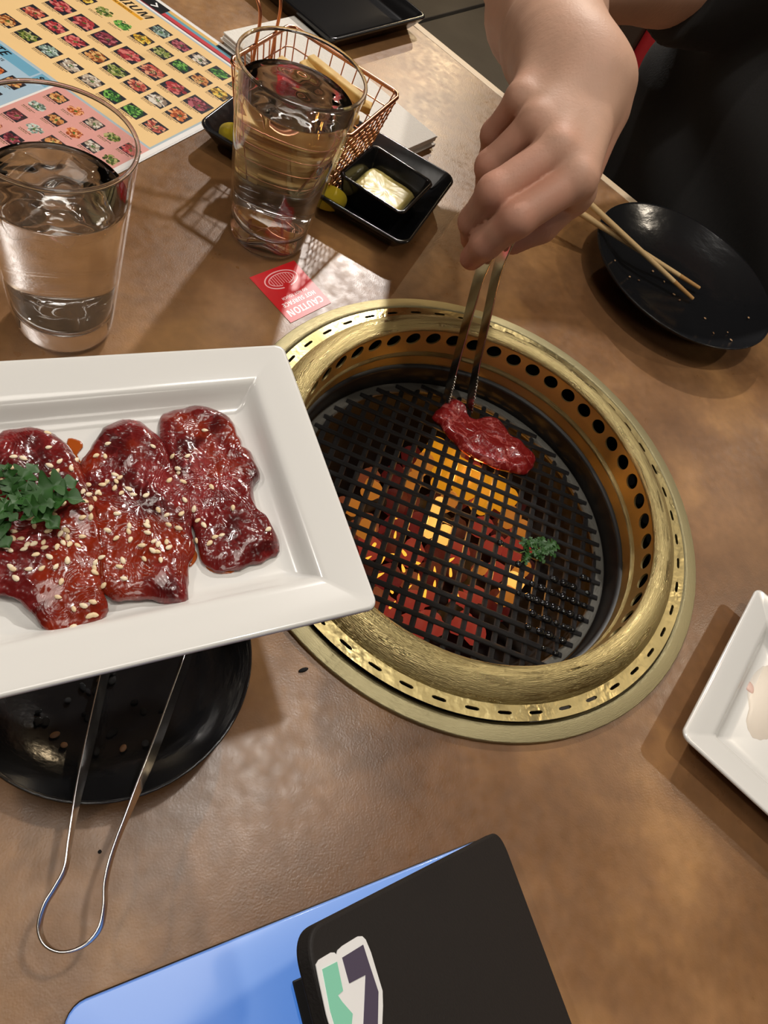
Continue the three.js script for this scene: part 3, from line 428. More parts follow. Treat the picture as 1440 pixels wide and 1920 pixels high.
// ------------------------------------------------------------------ black serving tray with fries
const TR = V(-0.2108, 0, -0.5736), TX = V(0.9984, 0, -0.0564), TZ = V(0.0564, 0, 0.9984);
{
  const t = thing('serving_tray', 'black rectangular glazed tray under the copper fry basket', 'tray'); orient(t, TR, TX);
  part('tray_body', dishGeo(0.204, 0.13, 0.012, [[0.04, 0.001], [0.03, 0.0002], [0.022, 0.0006], [0.012, 0.005], [0.001, 0.0185], [0, 0.0205], [0.0008, 0.0218], [0.003, 0.0218], [0.015, 0.0085], [0.022, 0.0065], [0.04, 0.006]]), M.blackGlaze, t);
  // sauce dish
  const s = thing('sauce_dish', 'small black square dish of creamy yellow sauce on the tray', 'dish'); orient(s, V(-0.1545, 0.0062, -0.5645), V(0.9998, 0, 0.02));
  part('dish_body', dishGeo(0.066, 0.067, 0.007, [[0.02, 0.0005], [0.011, 0], [0.008, 0.001], [0.001, 0.0255], [0, 0.0272], [0.0008, 0.0284], [0.0024, 0.0286], [0.0040, 0.0275], [0.0075, 0.012], [0.01, 0.006], [0.02, 0.0045]]), M.blackLacquer, s);
  const q = rrect(0.0505, 0.0515, 0.006, 3).map(([x, z]) => V(x - 0.1545, 0, z - 0.5645));
  solo('dipping_sauce', slab(q, 0.0135, 0.0085, 66, 0.22, 14), M.sauce, 'creamy yellow mustard mayonnaise dipping sauce in the small black dish', 'sauce');
  // copper basket
  const BX = -0.2355, BZ = -0.5575, B = thing('fry_basket', 'copper wire fry basket with a raised loop handle standing on the black tray', 'basket', V(BX, 0.0072, BZ));
  const hx = 0.0555, hz = 0.0475, H = 0.0735, bx = 0.044, bz = 0.038, P = (u, v, y) => { const k = y / H; return V(u * lerp(bx, hx, k), y, v * lerp(bz, hz, k)); };
  const loop = (y, r, n = 5) => { const a = lerp(bx, hx, y / H), b = lerp(bz, hz, y / H); return new THREE.TubeGeometry(new THREE.CatmullRomCurve3(rrect(2 * a, 2 * b, 0.007, 3).map(([x, z]) => V(x, y, z)), true, 'catmullrom', 0.15), 72, r, n, true); };
  part('rim', loop(H, 0.0018, 8), M.copper, B, 'thick copper rim wire'); for (let i = 0; i < 5; i++) part('horizontal_wire', loop(0.001 + i * 0.0145, 0.0006), M.copper, B);
  for (const s2 of [-1, 1]) { for (let i = 0; i < 9; i++) { const u = -0.9 + i * 1.8 / 8; part('upright_wire', rod(P(u, s2, 0.001), P(u, s2, H), 0.0006, 5), M.copper, B); } for (let i = 0; i < 10; i++) { const v = -0.9 + i * 1.8 / 9; part('upright_wire', rod(P(s2, v, 0.001), P(s2, v, H), 0.00065, 5), M.copper, B); } }
  for (let i = 0; i < 9; i++) part('side_wire', rod(P(1, -0.97, 0.008 + i * 0.0073), P(1, 0.97, 0.008 + i * 0.0073), 0.0006, 5), M.copper, B);
  for (let i = 0; i < 10; i++) part('floor_wire', rod(V(-bx, 0.001, (-0.9 + i * 0.2) * bz), V(bx, 0.001, (-0.9 + i * 0.2) * bz), 0.00065, 5), M.copper, B);
  const xr = BX - hx, hAt = (x, y) => CAM_H * (1 - xr / pix(x, y, 0).x), w1 = pix(488, 30, hAt(488, 30)), w2 = pix(524, 22, hAt(524, 22)), up = Math.max(w1.y, w2.y);
  const o = V(BX, 0.0072, BZ), hp = [V(xr, 0.05, w1.z), V(xr, 0.078, w1.z), V(xr, w1.y, w1.z), V(xr - 0.004, w1.y + 0.009, w1.z), V(xr - 0.03, w1.y + 0.022, w1.z - 0.003), V(xr - 0.07, w1.y + 0.038, w1.z - 0.006), V(xr - 0.078, w1.y + 0.04, (w1.z + w2.z) / 2), V(xr - 0.07, w1.y + 0.038, w2.z + 0.006), V(xr - 0.03, w1.y + 0.022, w2.z + 0.003), V(xr - 0.004, w1.y + 0.009, w2.z), V(xr, w1.y, w2.z), V(xr, 0.078, w2.z), V(xr, 0.05, w2.z)].map((a) => a.sub(o));
  part('handle', tube(hp, 0.0014, 120, 8), M.copper, B, 'bent copper wire handle');
  // fries
  const r = rng(8), fg = [0, 1, 2].map((k) => { const L = 0.056 + k * 0.009, g = new RoundedBoxGeometry(L, 0.0078, 0.0078, 2, 0.0012), p = g.attributes.position; g.translate(0, 0, 0); for (let i = 0; i < p.count; i++) { const x = p.getX(i); p.setY(i, p.getY(i) - (k - 1) * 5 * x * x); p.setZ(i, p.getZ(i) + 2.5 * x * x); } g.computeVertexNormals(); return planarUV(g); });
  for (let layer = 0; layer < 7; layer++) for (let i = 0; i < 6; i++) {
    const f = solo('french_fry', fg[Math.floor(r() * 3)], M.fries, 'golden french fry piled in the copper wire basket', 'french fry', 'french fries in the basket'), k = layer / 7, w = lerp(bz, hz, k * 0.9) - 0.009;
    f.position.set(BX + (r() - 0.5) * 0.018, 0.0155 + layer * 0.0092 + r() * 0.002, BZ + lerp(-w, w, (i + 0.5) / 6) + (r() - 0.5) * 0.004); f.rotation.set(r() * 0.4, (r() - 0.5) * (layer === 4 ? 0.9 : 0.4) + (layer % 2 ? 0.25 : -0.2), (r() - 0.5) * 0.2);
  }
  for (const [x, z, ry, label] of [[-0.281, -0.527, 0.3, 'yellow lemon wedge at the far end of the black tray'], [-0.188, -0.5235, 0.5, 'yellow lemon wedge between the fry basket and the front rim of the tray']]) {
    const l = thing('lemon_wedge', label, 'lemon', V(x, 0.0145, z), 'lemon wedges on the tray'); l.rotation.y = ry;
    const pg = new THREE.SphereGeometry(0.014, 20, 14, 0, Math.PI * 0.62); pg.scale(0.9, 1.25, 0.9); pg.rotateZ(Math.PI / 2); pg.rotateX(-1.12); part('peel', pg, M.lemon, l);
    for (const a of [0, Math.PI * 0.62]) { const c = new THREE.CircleGeometry(0.0138, 24, 0, Math.PI).rotateZ(Math.PI / 2).rotateY(Math.PI); c.rotateY(a + Math.PI); const c2 = new THREE.CircleGeometry(0.0136, 24, -Math.PI / 2, Math.PI); c2.rotateY(-a + 0); c2.rotateY(Math.PI); c2.scale(0.9, 1.25, 0.9); c2.rotateZ(Math.PI / 2); c2.rotateX(-1.12); part('flesh', c2, std({ color: lin(0.82, 0.68, 0.25), roughness: 0.35, side: THREE.DoubleSide }), l, 'pale cut lemon flesh'); }
  }
}
// ------------------------------------------------------------------ napkins, second tray
{
  const xd = V(0.9747, 0, 0.2236), zd = V(-0.2236, 0, 0.9747), c = V(-0.3623, 0, -0.7548).addScaledVector(xd, 0.1037).addScaledVector(zd, 0.05), r = rng(4);
  const g = new RoundedBoxGeometry(0.207, 0.0016, 0.1, 2, 0.0007, 1); const n = 7;
  for (let i = 0; i < n; i++) { const o = solo('paper_napkin', planarUV(g.clone()), M.napkin, i === n - 1 ? 'white folded paper napkin on top of the stack behind the tray' : 'white folded paper napkin inside the stack behind the black tray', 'napkin', 'stack of paper napkins'); orient(o, c.clone().setY(0.0009 + i * 0.00165).addScaledVector(xd, (r() - 0.5) * 0.004).addScaledVector(zd, (r() - 0.5) * 0.004), xd.clone().addScaledVector(zd, (r() - 0.5) * 0.02)); }
  const a = V(-0.3057, 0, -0.7382), e = V(0.244, 0, -0.97), f = V(-0.97, 0, -0.244), t = thing('lacquer_tray', 'glossy black square tray at the table edge behind the napkins', 'tray'); orient(t, a.addScaledVector(e, 0.081).addScaledVector(f, 0.1), V(0.97, 0, 0.244));
  part('tray_body', dishGeo(0.2, 0.164, 0.008, [[0.03, 0.0005], [0.02, 0], [0.012, 0.001], [0.001, 0.016], [0, 0.0185], [0.0008, 0.0198], [0.003, 0.02], [0.006, 0.019], [0.012, 0.0075], [0.02, 0.006], [0.04, 0.006]]), M.blackLacquer, t);
}
// ------------------------------------------------------------------ round dishes, chopsticks, tongs
{
  const d = thing('round_dish', 'black round coupe dish with food crumbs and chopsticks across it', 'dish', V(0.125, 0, -0.7085));
  part('dish_body', lathe([[0.0001, 0.001], [0.045, 0.001], [0.047, 0], [0.05, 0.001], [0.06, 0.0045], [0.082, 0.0155], [0.0965, 0.0255], [0.0995, 0.0285], [0.1, 0.0295], [0.0993, 0.0303], [0.097, 0.0295], [0.08, 0.0185], [0.06, 0.0085], [0.04, 0.0055], [0.0001, 0.005]], 72), M.blackGlaze, d);
  const crumbM = [std({ color: lin(0.2, 0.1, 0.045), roughness: 0.6 }), std({ color: lin(0.4, 0.24, 0.12), roughness: 0.6 })], r = rng(3), cg = new THREE.IcosahedronGeometry(1, 1);
  for (const [x, y] of [[350, 490], [455, 605], [520, 630], [620, 565], [810, 770], [770, 730], [990, 900], [1050, 1005], [1150, 1000], [1300, 895], [700, 640], [1175, 1055]]) { const px = 1060 + x / 3.79, py = 360 + y / 3.79; let h = 0.012, p; for (let k = 0; k < 6; k++) { p = pix(px, py, h); const rr = Math.hypot(p.x - 0.125, p.z + 0.7085); h = rr < 0.04 ? 0.006 : rr < 0.06 ? lerp(0.0058, 0.0088, (rr - 0.04) / 0.02) : lerp(0.0088, 0.0295, (rr - 0.06) / 0.037); } const c = solo('food_crumb', cg, crumbM[Math.floor(r() * 2)], 'tiny brown food crumb left in the black dish with chopsticks', 'crumb', 'crumbs in the chopstick dish'); c.position.set(p.x, h + 0.0006, p.z); c.scale.set(0.0009 + 0.001 * r(), 0.0006, 0.0007 + r() * 0.0008); c.rotation.y = r() * 6; }
  [[1311, 540, 1075, 391, 0.013, 'pale wooden chopstick resting across the black dish, its tip farther from the grill'], [1299, 560, 1098, 375, 0.012, 'pale wooden chopstick resting across the black dish, its tip nearer to the grill']].forEach(([x0, y0, x1, y1, h0, label], i) => {
    const a = pix(x0, y0, h0), b = pix(x1, y1, 0.0415 + i * 0.009), dir = b.clone().sub(a).normalize(), e = a.clone().addScaledVector(dir, 0.205), t = thing('chopstick', label, 'chopstick', a, 'wooden chopsticks');
    part('shaft', rod(dir.clone().multiplyScalar(0.028), e.clone().sub(a), 0.0023, 8, 0.0034), M.chopstick, t); part('tip', rod(V(0, 0, 0), dir.clone().multiplyScalar(0.0285), 0.0019, 8, 0.0023), M.chopTip, t, 'brown soaked tip');
  });
  const b = thing('round_bowl', 'black shallow round bowl beneath the held plate, steel tongs lying in it', 'bowl', V(-0.0778, 0, -0.0984));
  part('bowl_body', lathe([[0.0001, 0.001], [0.034, 0.001], [0.036, 0], [0.039, 0.001], [0.05, 0.006], [0.064, 0.018], [0.0698, 0.0275], [0.0712, 0.0302], [0.0706, 0.031], [0.0690, 0.0302], [0.0615, 0.0185], [0.048, 0.0085], [0.034, 0.005], [0.0001, 0.0045]], 72), M.blackGlaze, b);
  const r2 = rng(9); for (let i = 0; i < 26; i++) { const p = pix(lerp(10, 330, r2()), lerp(1330, 1420, r2()), 0.006), c = solo('food_crumb', cg, i % 7 ? M.blackGlaze : crumbM[0], 'wet dark scrap of food in the black bowl under the plate', 'crumb', 'scraps in the black bowl'); const rr = Math.hypot(p.x + 0.0778, p.z + 0.0984); if (rr > 0.045) p.sub(V(-0.0778, 0, -0.0984)).setLength(0.044 * r2() + 0.001).add(V(-0.0778, 0, -0.0984)); const q = Math.hypot(p.x + 0.0778, p.z + 0.0984); c.position.set(p.x, q < 0.034 ? 0.0062 : 0.0066 + (q - 0.034) * 0.25, p.z); c.scale.set(0.001 + 0.0016 * r2(), 0.0008, 0.0008 + 0.0014 * r2()); c.rotation.y = r2() * 6; }
  // tongs lying in the bowl
  const path = [[218, 1170, 0.012], [205, 1225, 0.016], [190, 1290, 0.022], [166, 1400, 0.031], [144, 1500, 0.036], [131, 1575, 0.038], [122, 1630, 0.039], [104, 1664, 0.039], [84, 1698, 0.039], [74, 1740, 0.0385], [86, 1771, 0.038], [118, 1785, 0.038], [158, 1773, 0.038], [186, 1743, 0.039], [196, 1700, 0.039], [198, 1655, 0.039], [212, 1597, 0.039], [246, 1510, 0.037], [291, 1400, 0.032], [330, 1293, 0.023], [352, 1230, 0.017], [362, 1190, 0.0125]].map((a) => pix(...a));
  const t = thing('tongs', 'steel tongs with a rounded loop handle lying in the black bowl', 'tongs', V(0, 0, 0), 'steel barbecue tongs'); part('spring_strip', ribbon(path, (s) => 0.0034 + 0.0042 * smooth(0.36, 0.22, s) + 0.0042 * smooth(0.64, 0.78, s), 0.0012, V(-0.4, 0.85, 0.25).normalize(), 160), M.steel, t);
}
// ------------------------------------------------------------------ tongs held in the hand, meat on the grate
{
  const t = thing('tongs', 'steel tongs held upright in the diner\'s hand over the grill', 'tongs', V(0, 0, 0), 'steel barbecue tongs');
  const A = [pix(836, 752, -0.043), pix(852, 690, -0.012), rayAt(880, 585, 0.545), rayAt(906, 500, 0.477), rayAt(930, 455, 0.455), rayAt(958, 425, 0.462), rayAt(975, 412, 0.475)];
  const Bp = [pix(880, 768, -0.043), pix(893, 690, -0.012), rayAt(915, 585, 0.552), rayAt(938, 490, 0.492), rayAt(955, 450, 0.478), rayAt(968, 428, 0.474), rayAt(975, 412, 0.475)];
  for (const [p, dz] of [[A, 1], [Bp, -1]]) {
    const side = V(0.75, 0, 0.66).normalize();
    part('arm', ribbon(p, (s) => 0.0098 + 0.001 * Math.sin(s * 3), 0.0013, side, 70), M.steel, t);
    for (let i = 0; i < 12; i++) { const q = p[0].clone().lerp(p[1], 0.05 + i * 0.075); part('tooth', new THREE.ConeGeometry(0.0011, 0.0026, 4).rotateZ(-Math.PI / 2).applyQuaternion(new THREE.Quaternion().setFromUnitVectors(V(1, 0, 0), side)).translate(q.x + side.x * 0.0058, q.y, q.z + side.z * 0.0058), M.steel, t); }
  }
  const cg = (x, y) => pix(560 + x / 2.4, 700 + y / 2.4, NET_Y + 0.006), o = [[604, 195], [650, 140], [690, 112], [728, 138], [745, 182], [790, 203], [850, 193], [900, 203], [935, 243], [962, 285], [1020, 328], [1068, 372], [1060, 412], [1020, 452], [975, 440], [900, 425], [840, 397], [788, 375], [738, 340], [700, 300], [660, 258], [640, 225]].map((a) => cg(...a));
  solo('beef_slice', slab(o, NET_Y + 0.0026, 0.0075, 21, 1, 16, cg(800, 285)), rawM, 'raw pink marbled beef slice gripped by the tongs on the grate', 'meat');
  leafSprig('parsley_scrap', 'little green parsley scrap dropped on the black grate', pix(1016, 1032, NET_Y + 0.005), 0.62);
}
// ------------------------------------------------------------------ tablet in a folding black cover
{
  const h = 0.0125, A = pix(113, 1893, h), Bc = pix(922, 1566, h), xd = Bc.clone().sub(A).normalize(), zd = V(-xd.z, 0, xd.x), W = Bc.distanceTo(A), D = 0.168, c = A.clone().add(Bc).multiplyScalar(0.5).addScaledVector(zd, D / 2).setY(0);
  const t = thing('tablet', 'tablet with a bright blue display in a half open black folio cover', 'tablet'); orient(t, c, xd);
  part('case_back', dishGeo(W + 0.002, D + 0.002, 0.011, [[0.03, 0.0005], [0.004, 0.0005], [0.001, 0.003], [0.0005, 0.006], [0.001, 0.0075], [0.03, 0.0075]]), M.black, t);
  const scr = part('blue_screen', dishGeo(W, D, 0.01, [[0.03, 0.0076], [0.0008, 0.0076], [0, 0.0085], [0, 0.0115], [0.0008, 0.0124], [0.03, 0.0125]]), phy({ color: lin(0.22, 0.29, 0.38), emissive: lin(0.04, 0.24, 0.86), emissiveIntensity: 0.7, roughness: 0.35, clearcoat: 0.5, clearcoatRoughness: 0.1 }), t, 'glossy blue display');
  const btn = part('button', new RoundedBoxGeometry(0.006, 0.0016, 0.03, 2, 0.0007), M.black, t, 'dark rounded key with a blue edge'); const bp = pix(575, 1903, h).sub(c); btn.position.set(bp.dot(xd), 0.0135, bp.dot(zd));
  const ang = 0.727, CL = 0.19, flap = new THREE.Group(); 
  // the cover: hinged along the right edge, raised on the left
  const sh = new THREE.Shape(), r = 0.009, fx = CL, fz = D; sh.moveTo(0, 0.011); sh.quadraticCurveTo(0.0005, 0.001, 0.009, 0); sh.lineTo(fx - r, 0); sh.quadraticCurveTo(fx, 0, fx, r); sh.lineTo(fx, fz - r); sh.quadraticCurveTo(fx, fz, fx - r, fz); sh.lineTo(0, fz);
  const fg = new THREE.ExtrudeGeometry(sh, { depth: 0.004, bevelEnabled: true, bevelSize: 0.0012, bevelThickness: 0.0012, bevelSegments: 3 });
  const m = new THREE.Matrix4().makeBasis(V(-Math.cos(ang), Math.sin(ang), 0), V(0, 0, 1), V(Math.sin(ang), Math.cos(ang), 0)); m.setPosition(W / 2 - 0.001, 0.0145, -D / 2);
  const cover = part('folio_cover', fg, std({ color: lin(0.0075, 0.0052, 0.0044), roughness: 0.75, bumpMap: rep(fineNoise, 40), bumpScale: 0.0001 }), t, 'black folio cover with a sticker'); cover.applyMatrix4(m);
  part('hinge', rod(V(W / 2 - 0.001, 0.012, -D / 2 + 0.004), V(W / 2 - 0.001, 0.012, D / 2 - 0.004), 0.004, 12), M.black, t);
  // sticker, traced onto the cover
  t.updateMatrixWorld(true); const inv = cover.matrixWorld.clone().invert();
  const on = (x, y) => { const o = camera.position.clone().applyMatrix4(inv), d = rayDir(520 + x / 2.483, 1540 + y / 2.483).transformDirection(inv), k = (0.00525 - o.z) / d.z; return new THREE.Vector2(o.x + d.x * k, o.y + d.y * k); };
  const face = (pts, z, dep, col, name, label) => { const s2 = new THREE.Shape(pts.map((a) => on(...a))), g = new THREE.ExtrudeGeometry(s2, { depth: dep, bevelEnabled: false }); const o = part(name, g, std({ color: col, roughness: 0.45 }), cover, label); o.position.z = z; };
  face([[176, 668], [190, 645], [245, 612], [262, 612], [272, 622], [278, 600], [300, 580], [370, 537], [392, 536], [408, 552], [432, 610], [486, 790], [488, 860], [484, 960], [470, 1060], [400, 1120], [310, 1100], [260, 1020], [225, 900], [190, 740]], 0.0053, 0.0003, lin(0.82, 0.82, 0.82), 'sticker', 'white edged sticker with a green and navy arrow emblem');
  face([[204, 690], [272, 655], [300, 790], [276, 812], [296, 842], [345, 898], [335, 1000], [300, 1040], [270, 980], [240, 880]], 0.0055, 0.0003, lin(0.24, 0.62, 0.45), 'sticker_green', 'mint green emblem shape');
  face([[297, 636], [394, 576], [414, 640], [465, 795], [462, 950], [440, 1030], [390, 1060], [398, 900], [406, 716], [330, 756]], 0.0055, 0.0003, lin(0.075, 0.06, 0.1), 'sticker_navy', 'dark navy emblem shape');
}
// ------------------------------------------------------------------ caution sticker and crumb on the table
{
  const TL = pix(621, 568), Tr = pix(545, 606), BL = pix(551, 489), BR = pix(467, 521), tex = canvasTex(512, 560, (g) => {
    g.fillStyle = '#c8161d'; g.fillRect(0, 0, 512, 560); g.fillStyle = '#f4eaea'; g.textAlign = 'center'; g.font = 'bold 96px sans-serif'; g.fillText('CAUTION', 256, 118, 470); g.font = 'bold 60px sans-serif'; g.fillText('HOT SURFACE', 256, 195, 440); g.font = 'bold 40px sans-serif'; g.fillText('DO NOT TOUCH', 256, 250, 360);
    g.strokeStyle = '#e9b9b9'; g.lineWidth = 12; g.beginPath(); g.ellipse(256, 425, 175, 92, 0, 0, 7); g.stroke(); g.lineWidth = 9; g.beginPath(); g.ellipse(256, 425, 135, 64, 0, 0, 7); g.stroke(); g.lineWidth = 6; for (let i = -4; i <= 4; i++) { const q = Math.sqrt(1 - (i / 5) ** 2); g.beginPath(); g.moveTo(256 + i * 26, 425 - 58 * q); g.lineTo(256 + i * 26, 425 + 58 * q); g.stroke(); }
    g.fillStyle = '#c8161d'; g.beginPath(); g.ellipse(256, 345, 40, 34, 0, 0, 7); g.fill();
  });
  const N = 8, pos = [], uv = [], idx = []; for (let j = 0; j <= N; j++) for (let i = 0; i <= N; i++) { const a = TL.clone().lerp(Tr, i / N), b = BL.clone().lerp(BR, i / N), p = a.lerp(b, j / N); pos.push(p.x, 0.0004, p.z); uv.push(i / N, 1 - j / N); if (i < N && j < N) { const k = j * (N + 1) + i; idx.push(k, k + N + 1, k + 1, k + 1, k + N + 1, k + N + 2); } }
  const g = new THREE.BufferGeometry(); g.setAttribute('position', new THREE.Float32BufferAttribute(pos, 3)); g.setAttribute('uv', new THREE.Float32BufferAttribute(uv, 2)); g.setIndex(idx); g.computeVertexNormals(); if (g.attributes.normal.getY(0) < 0) { idx.reverse(); g.setIndex(idx); g.computeVertexNormals(); }
  solo('caution_sticker', g, phy({ map: tex, roughness: 0.36 }), 'red square caution sticker with white lettering stuck beside the grill', 'sticker');
  const c = solo('food_crumb', new THREE.IcosahedronGeometry(0.0016, 1).scale(2, 0.5, 0.8), M.soot, 'dark burnt crumb on the table near the grill flange', 'crumb'); c.position.copy(pix(569, 1256, 0.0008)); c.rotation.y = 0.9;
  const c2 = solo('food_crumb', new THREE.IcosahedronGeometry(0.0009, 1), M.soot, 'tiny black speck on the table between the tongs handles', 'crumb'); c2.position.copy(pix(187, 1597, 0.0007));
}
// ------------------------------------------------------------------ the laminated menu
{
  const S = 5, tex = canvasTex(1080, 1395, (g) => {
    const mm = (v) => v * S, R = rng(19), rect = (x, y, w, h, c) => { g.fillStyle = c; g.fillRect(mm(x), mm(y), mm(w), mm(h)); };
    rect(0, 0, 216, 279, '#f1eeea'); rect(3, 20.5, 208.5, 161, '#aebfc6'); rect(5, 22.5, 204.5, 156.5, '#f2cd92');
    rect(3, 3, 78.5, 14, '#17161a'); g.fillStyle = '#fff'; g.font = 'bold 52px sans-serif'; g.fillText('ORDER', mm(10), mm(14.5)); g.strokeStyle = '#fff'; g.lineWidth = 9; g.beginPath(); g.moveTo(mm(66), mm(6)); g.lineTo(mm(71), mm(10)); g.lineTo(mm(66), mm(14)); g.stroke();
    rect(81.5, 3, 60, 5, '#e0b66e'); rect(141, 3, 70, 5, '#17161a'); rect(81.5, 7.4, 96, 4.2, '#6aa3b5'); rect(177, 7.4, 34, 4.2, '#17161a'); rect(81.5, 11.4, 130, 5.2, '#c9434a'); rect(3, 16.4, 208.5, 1.6, '#7d1f2a');
    const tiny = (x, y, w, c = '#5b452f') => { g.fillStyle = c; let a = x; while (a < x + w) { const q = 0.7 + R() * 1.6; g.fillRect(mm(a), mm(y), mm(q), mm(0.85)); a += q + 0.5; } };
    g.fillStyle = '#15120f'; g.font = 'italic bold 68px sans-serif'; g.save(); g.translate(mm(10), mm(37.5)); g.scale(1.12, 1); g.fillText('PREMIUM', 0, 0, mm(68)); g.restore(); rect(10, 39.5, 70, 4.2, '#e8a52a'); g.fillStyle = '#5d3a08'; g.font = 'bold 19px sans-serif'; g.fillText('ALL YOU CAN EAT  90 MINUTES', mm(12), mm(43), mm(64));
    const pal = [['#b3383c', '#8a2730', '#d77a72'], ['#c25a4a', '#e0a07e', '#8c3a30'], ['#cf8a4e', '#e0b070', '#8c4a24'], ['#7d8a3c', '#b9b57a', '#3c4a20'], ['#d9a52c', '#f0cf60', '#8a6418'], ['#8fa59a', '#c9d6cc', '#55685e'], ['#dfd6c8', '#bfae98', '#8e7a68'], ['#3f7a34', '#7ab350', '#1f4a20'], ['#8e3a45', '#b5606a', '#5e222c'], ['#d2733a', '#efae78', '#9c4420']];
    const food = (cx, cy, w, h, pi, bg = true) => {
      g.save(); g.translate(mm(cx), mm(cy)); const W2 = mm(w), H2 = mm(h); if (bg) { g.fillStyle = pi === 5 || pi === 6 ? '#2a2a30' : '#26262e'; g.fillRect(-W2 / 2, -H2 / 2, W2, H2); }
      g.beginPath(); g.rect(-W2 / 2, -H2 / 2, W2, H2); g.clip(); const P = pal[pi % pal.length];
      for (let k = 0; k < 64; k++) { g.fillStyle = P[Math.floor(R() * 3)]; g.save(); const a = R() * 6.28, d = Math.sqrt(R()); g.translate(Math.cos(a) * d * W2 * 0.44, Math.sin(a) * d * H2 * 0.42); g.rotate((R() - 0.5) * 1.4); g.beginPath(); g.ellipse(0, 0, W2 * (0.05 + 0.1 * R()), H2 * (0.04 + 0.07 * R()), 0, 0, 7); g.fill(); g.restore(); }
      g.fillStyle = '#3f6a2c'; for (let k = 0; k < 5; k++) { g.beginPath(); g.ellipse((R() - 0.3) * W2 * 0.2, (R() - 0.5) * H2 * 0.2, 4, 3, R() * 3, 0, 7); g.fill(); } g.restore();
      tiny(cx - w / 2, cy + h / 2 + 1, w * 0.8); tiny(cx - w / 2, cy + h / 2 + 2.6, w * 0.55, '#8a7050');
    };
    for (let i = 0; i < 8; i++) { food(31 + i * 23.2, 124, 19, 15.5, [1, 0, 0, 2, 3, 1, 6, 9][i]); food(31 + i * 23.2, 154, 18, 14.5, [2, 3, 5, 6, 6, 7, 7, 1][i]); }
    for (let i = 0; i < 7; i++) food(34 + i * 26.4, 96, 22, 17.5, [0, 0, 8, 0, 1, 0, 8][i]);
    for (let i = 0; i < 8; i++) food(33 + i * 22.8, 65.5, 18, 14.5, [4, 3, 7, 4, 3, 7, 2, 4][i], i !== 2 && i !== 1);
    for (let i = 0; i < 5; i++) food(101 + i * 23.5, 40, 18.5, 14, [5, 8, 6, 7, 3][i]);
    rect(3, 181.5, 110, 94, '#a9c4d6'); rect(4, 182.5, 92, 11.5, '#6fa9c4'); rect(98, 182.5, 14, 11.5, '#6fa9c4'); g.fillStyle = '#14161a'; g.font = 'italic bold 60px sans-serif'; g.fillText('ULTIMATE', mm(8), mm(192.5), mm(84)); g.font = 'bold 44px sans-serif'; g.fillText('$$', mm(100), mm(191.8)); g.font = 'bold 20px sans-serif'; g.fillText('INCLUDES PREMIUM & ULTIMATE', mm(8), mm(198.4), mm(84));
    for (let j = 0; j < 3; j++) for (let i = 0; i < 5; i++) food(16 + i * 20, 211 + j * 24, 15, 13, (i * 3 + j * 5) % 10);
    rect(115, 181.5, 96.5, 94, '#e2a39a'); g.fillStyle = '#3a1c1a'; for (let j = 0; j < 4; j++) for (let i = 0; i < 5; i++) food(127 + i * 19, 195 + j * 22, 14, 12, (i * 7 + j * 3 + 2) % 10, (i + j) % 2 === 0);
  });
  const th = 4.5 * Math.PI / 180, xd = V(Math.cos(th), 0, Math.sin(th)), zd = V(-Math.sin(th), 0, Math.cos(th)), TLc = V(-0.5243, 0, -0.665), c = TLc.clone().addScaledVector(xd, 0.108).addScaledVector(zd, 0.1395);
  const t = thing('menu_card', 'laminated restaurant menu printed with rows of food photographs on tan', 'menu'); orient(t, c, xd);
  part('laminate', dishGeo(0.219, 0.282, 0.003, [[0.02, 0.0002], [0, 0.0002], [0, 0.0008], [0.02, 0.0008]]), phy({ color: lin(0.8, 0.79, 0.77), roughness: 0.25 }), t, 'white laminated margin');
  part('printed_sheet', new THREE.PlaneGeometry(0.216, 0.279).rotateX(-Math.PI / 2).translate(0, 0.00095, 0), phy({ map: tex, roughness: 0.3 }), t, 'printed menu page');
}
// ------------------------------------------------------------------ chair and seated diner
{
  const t = thing('dining_chair', 'dark wood chair with a red padded back behind the seated diner', 'chair', V(0.14, FLOOR, -1.12)), wood = std({ color: lin(0.05, 0.028, 0.016), roughness: 0.5 }), red = std({ color: lin(0.42, 0.012, 0.016), roughness: 0.55 });
  part('seat', new RoundedBoxGeometry(0.46, 0.07, 0.44, 3, 0.02).translate(0, 0.44, 0.02), red, t, 'red padded seat');
  for (const [x, z] of [[-0.2, -0.18], [0.2, -0.18], [-0.2, 0.21], [0.2, 0.21]]) part('leg', rod(V(x * 1.05, 0, z * 1.05), V(x, 0.41, z), 0.017, 12, 0.021), wood, t);
  part('back_pad', new RoundedBoxGeometry(0.4, 0.36, 0.05, 3, 0.018).rotateX(-0.15).translate(0, 0.72, -0.24), red, t, 'red padded back');
  for (const s of [-1, 1]) part('back_post', new RoundedBoxGeometry(0.04, 0.52, 0.045, 2, 0.008).rotateX(-0.15).translate(s * 0.22, 0.65, -0.235), wood, t);
}
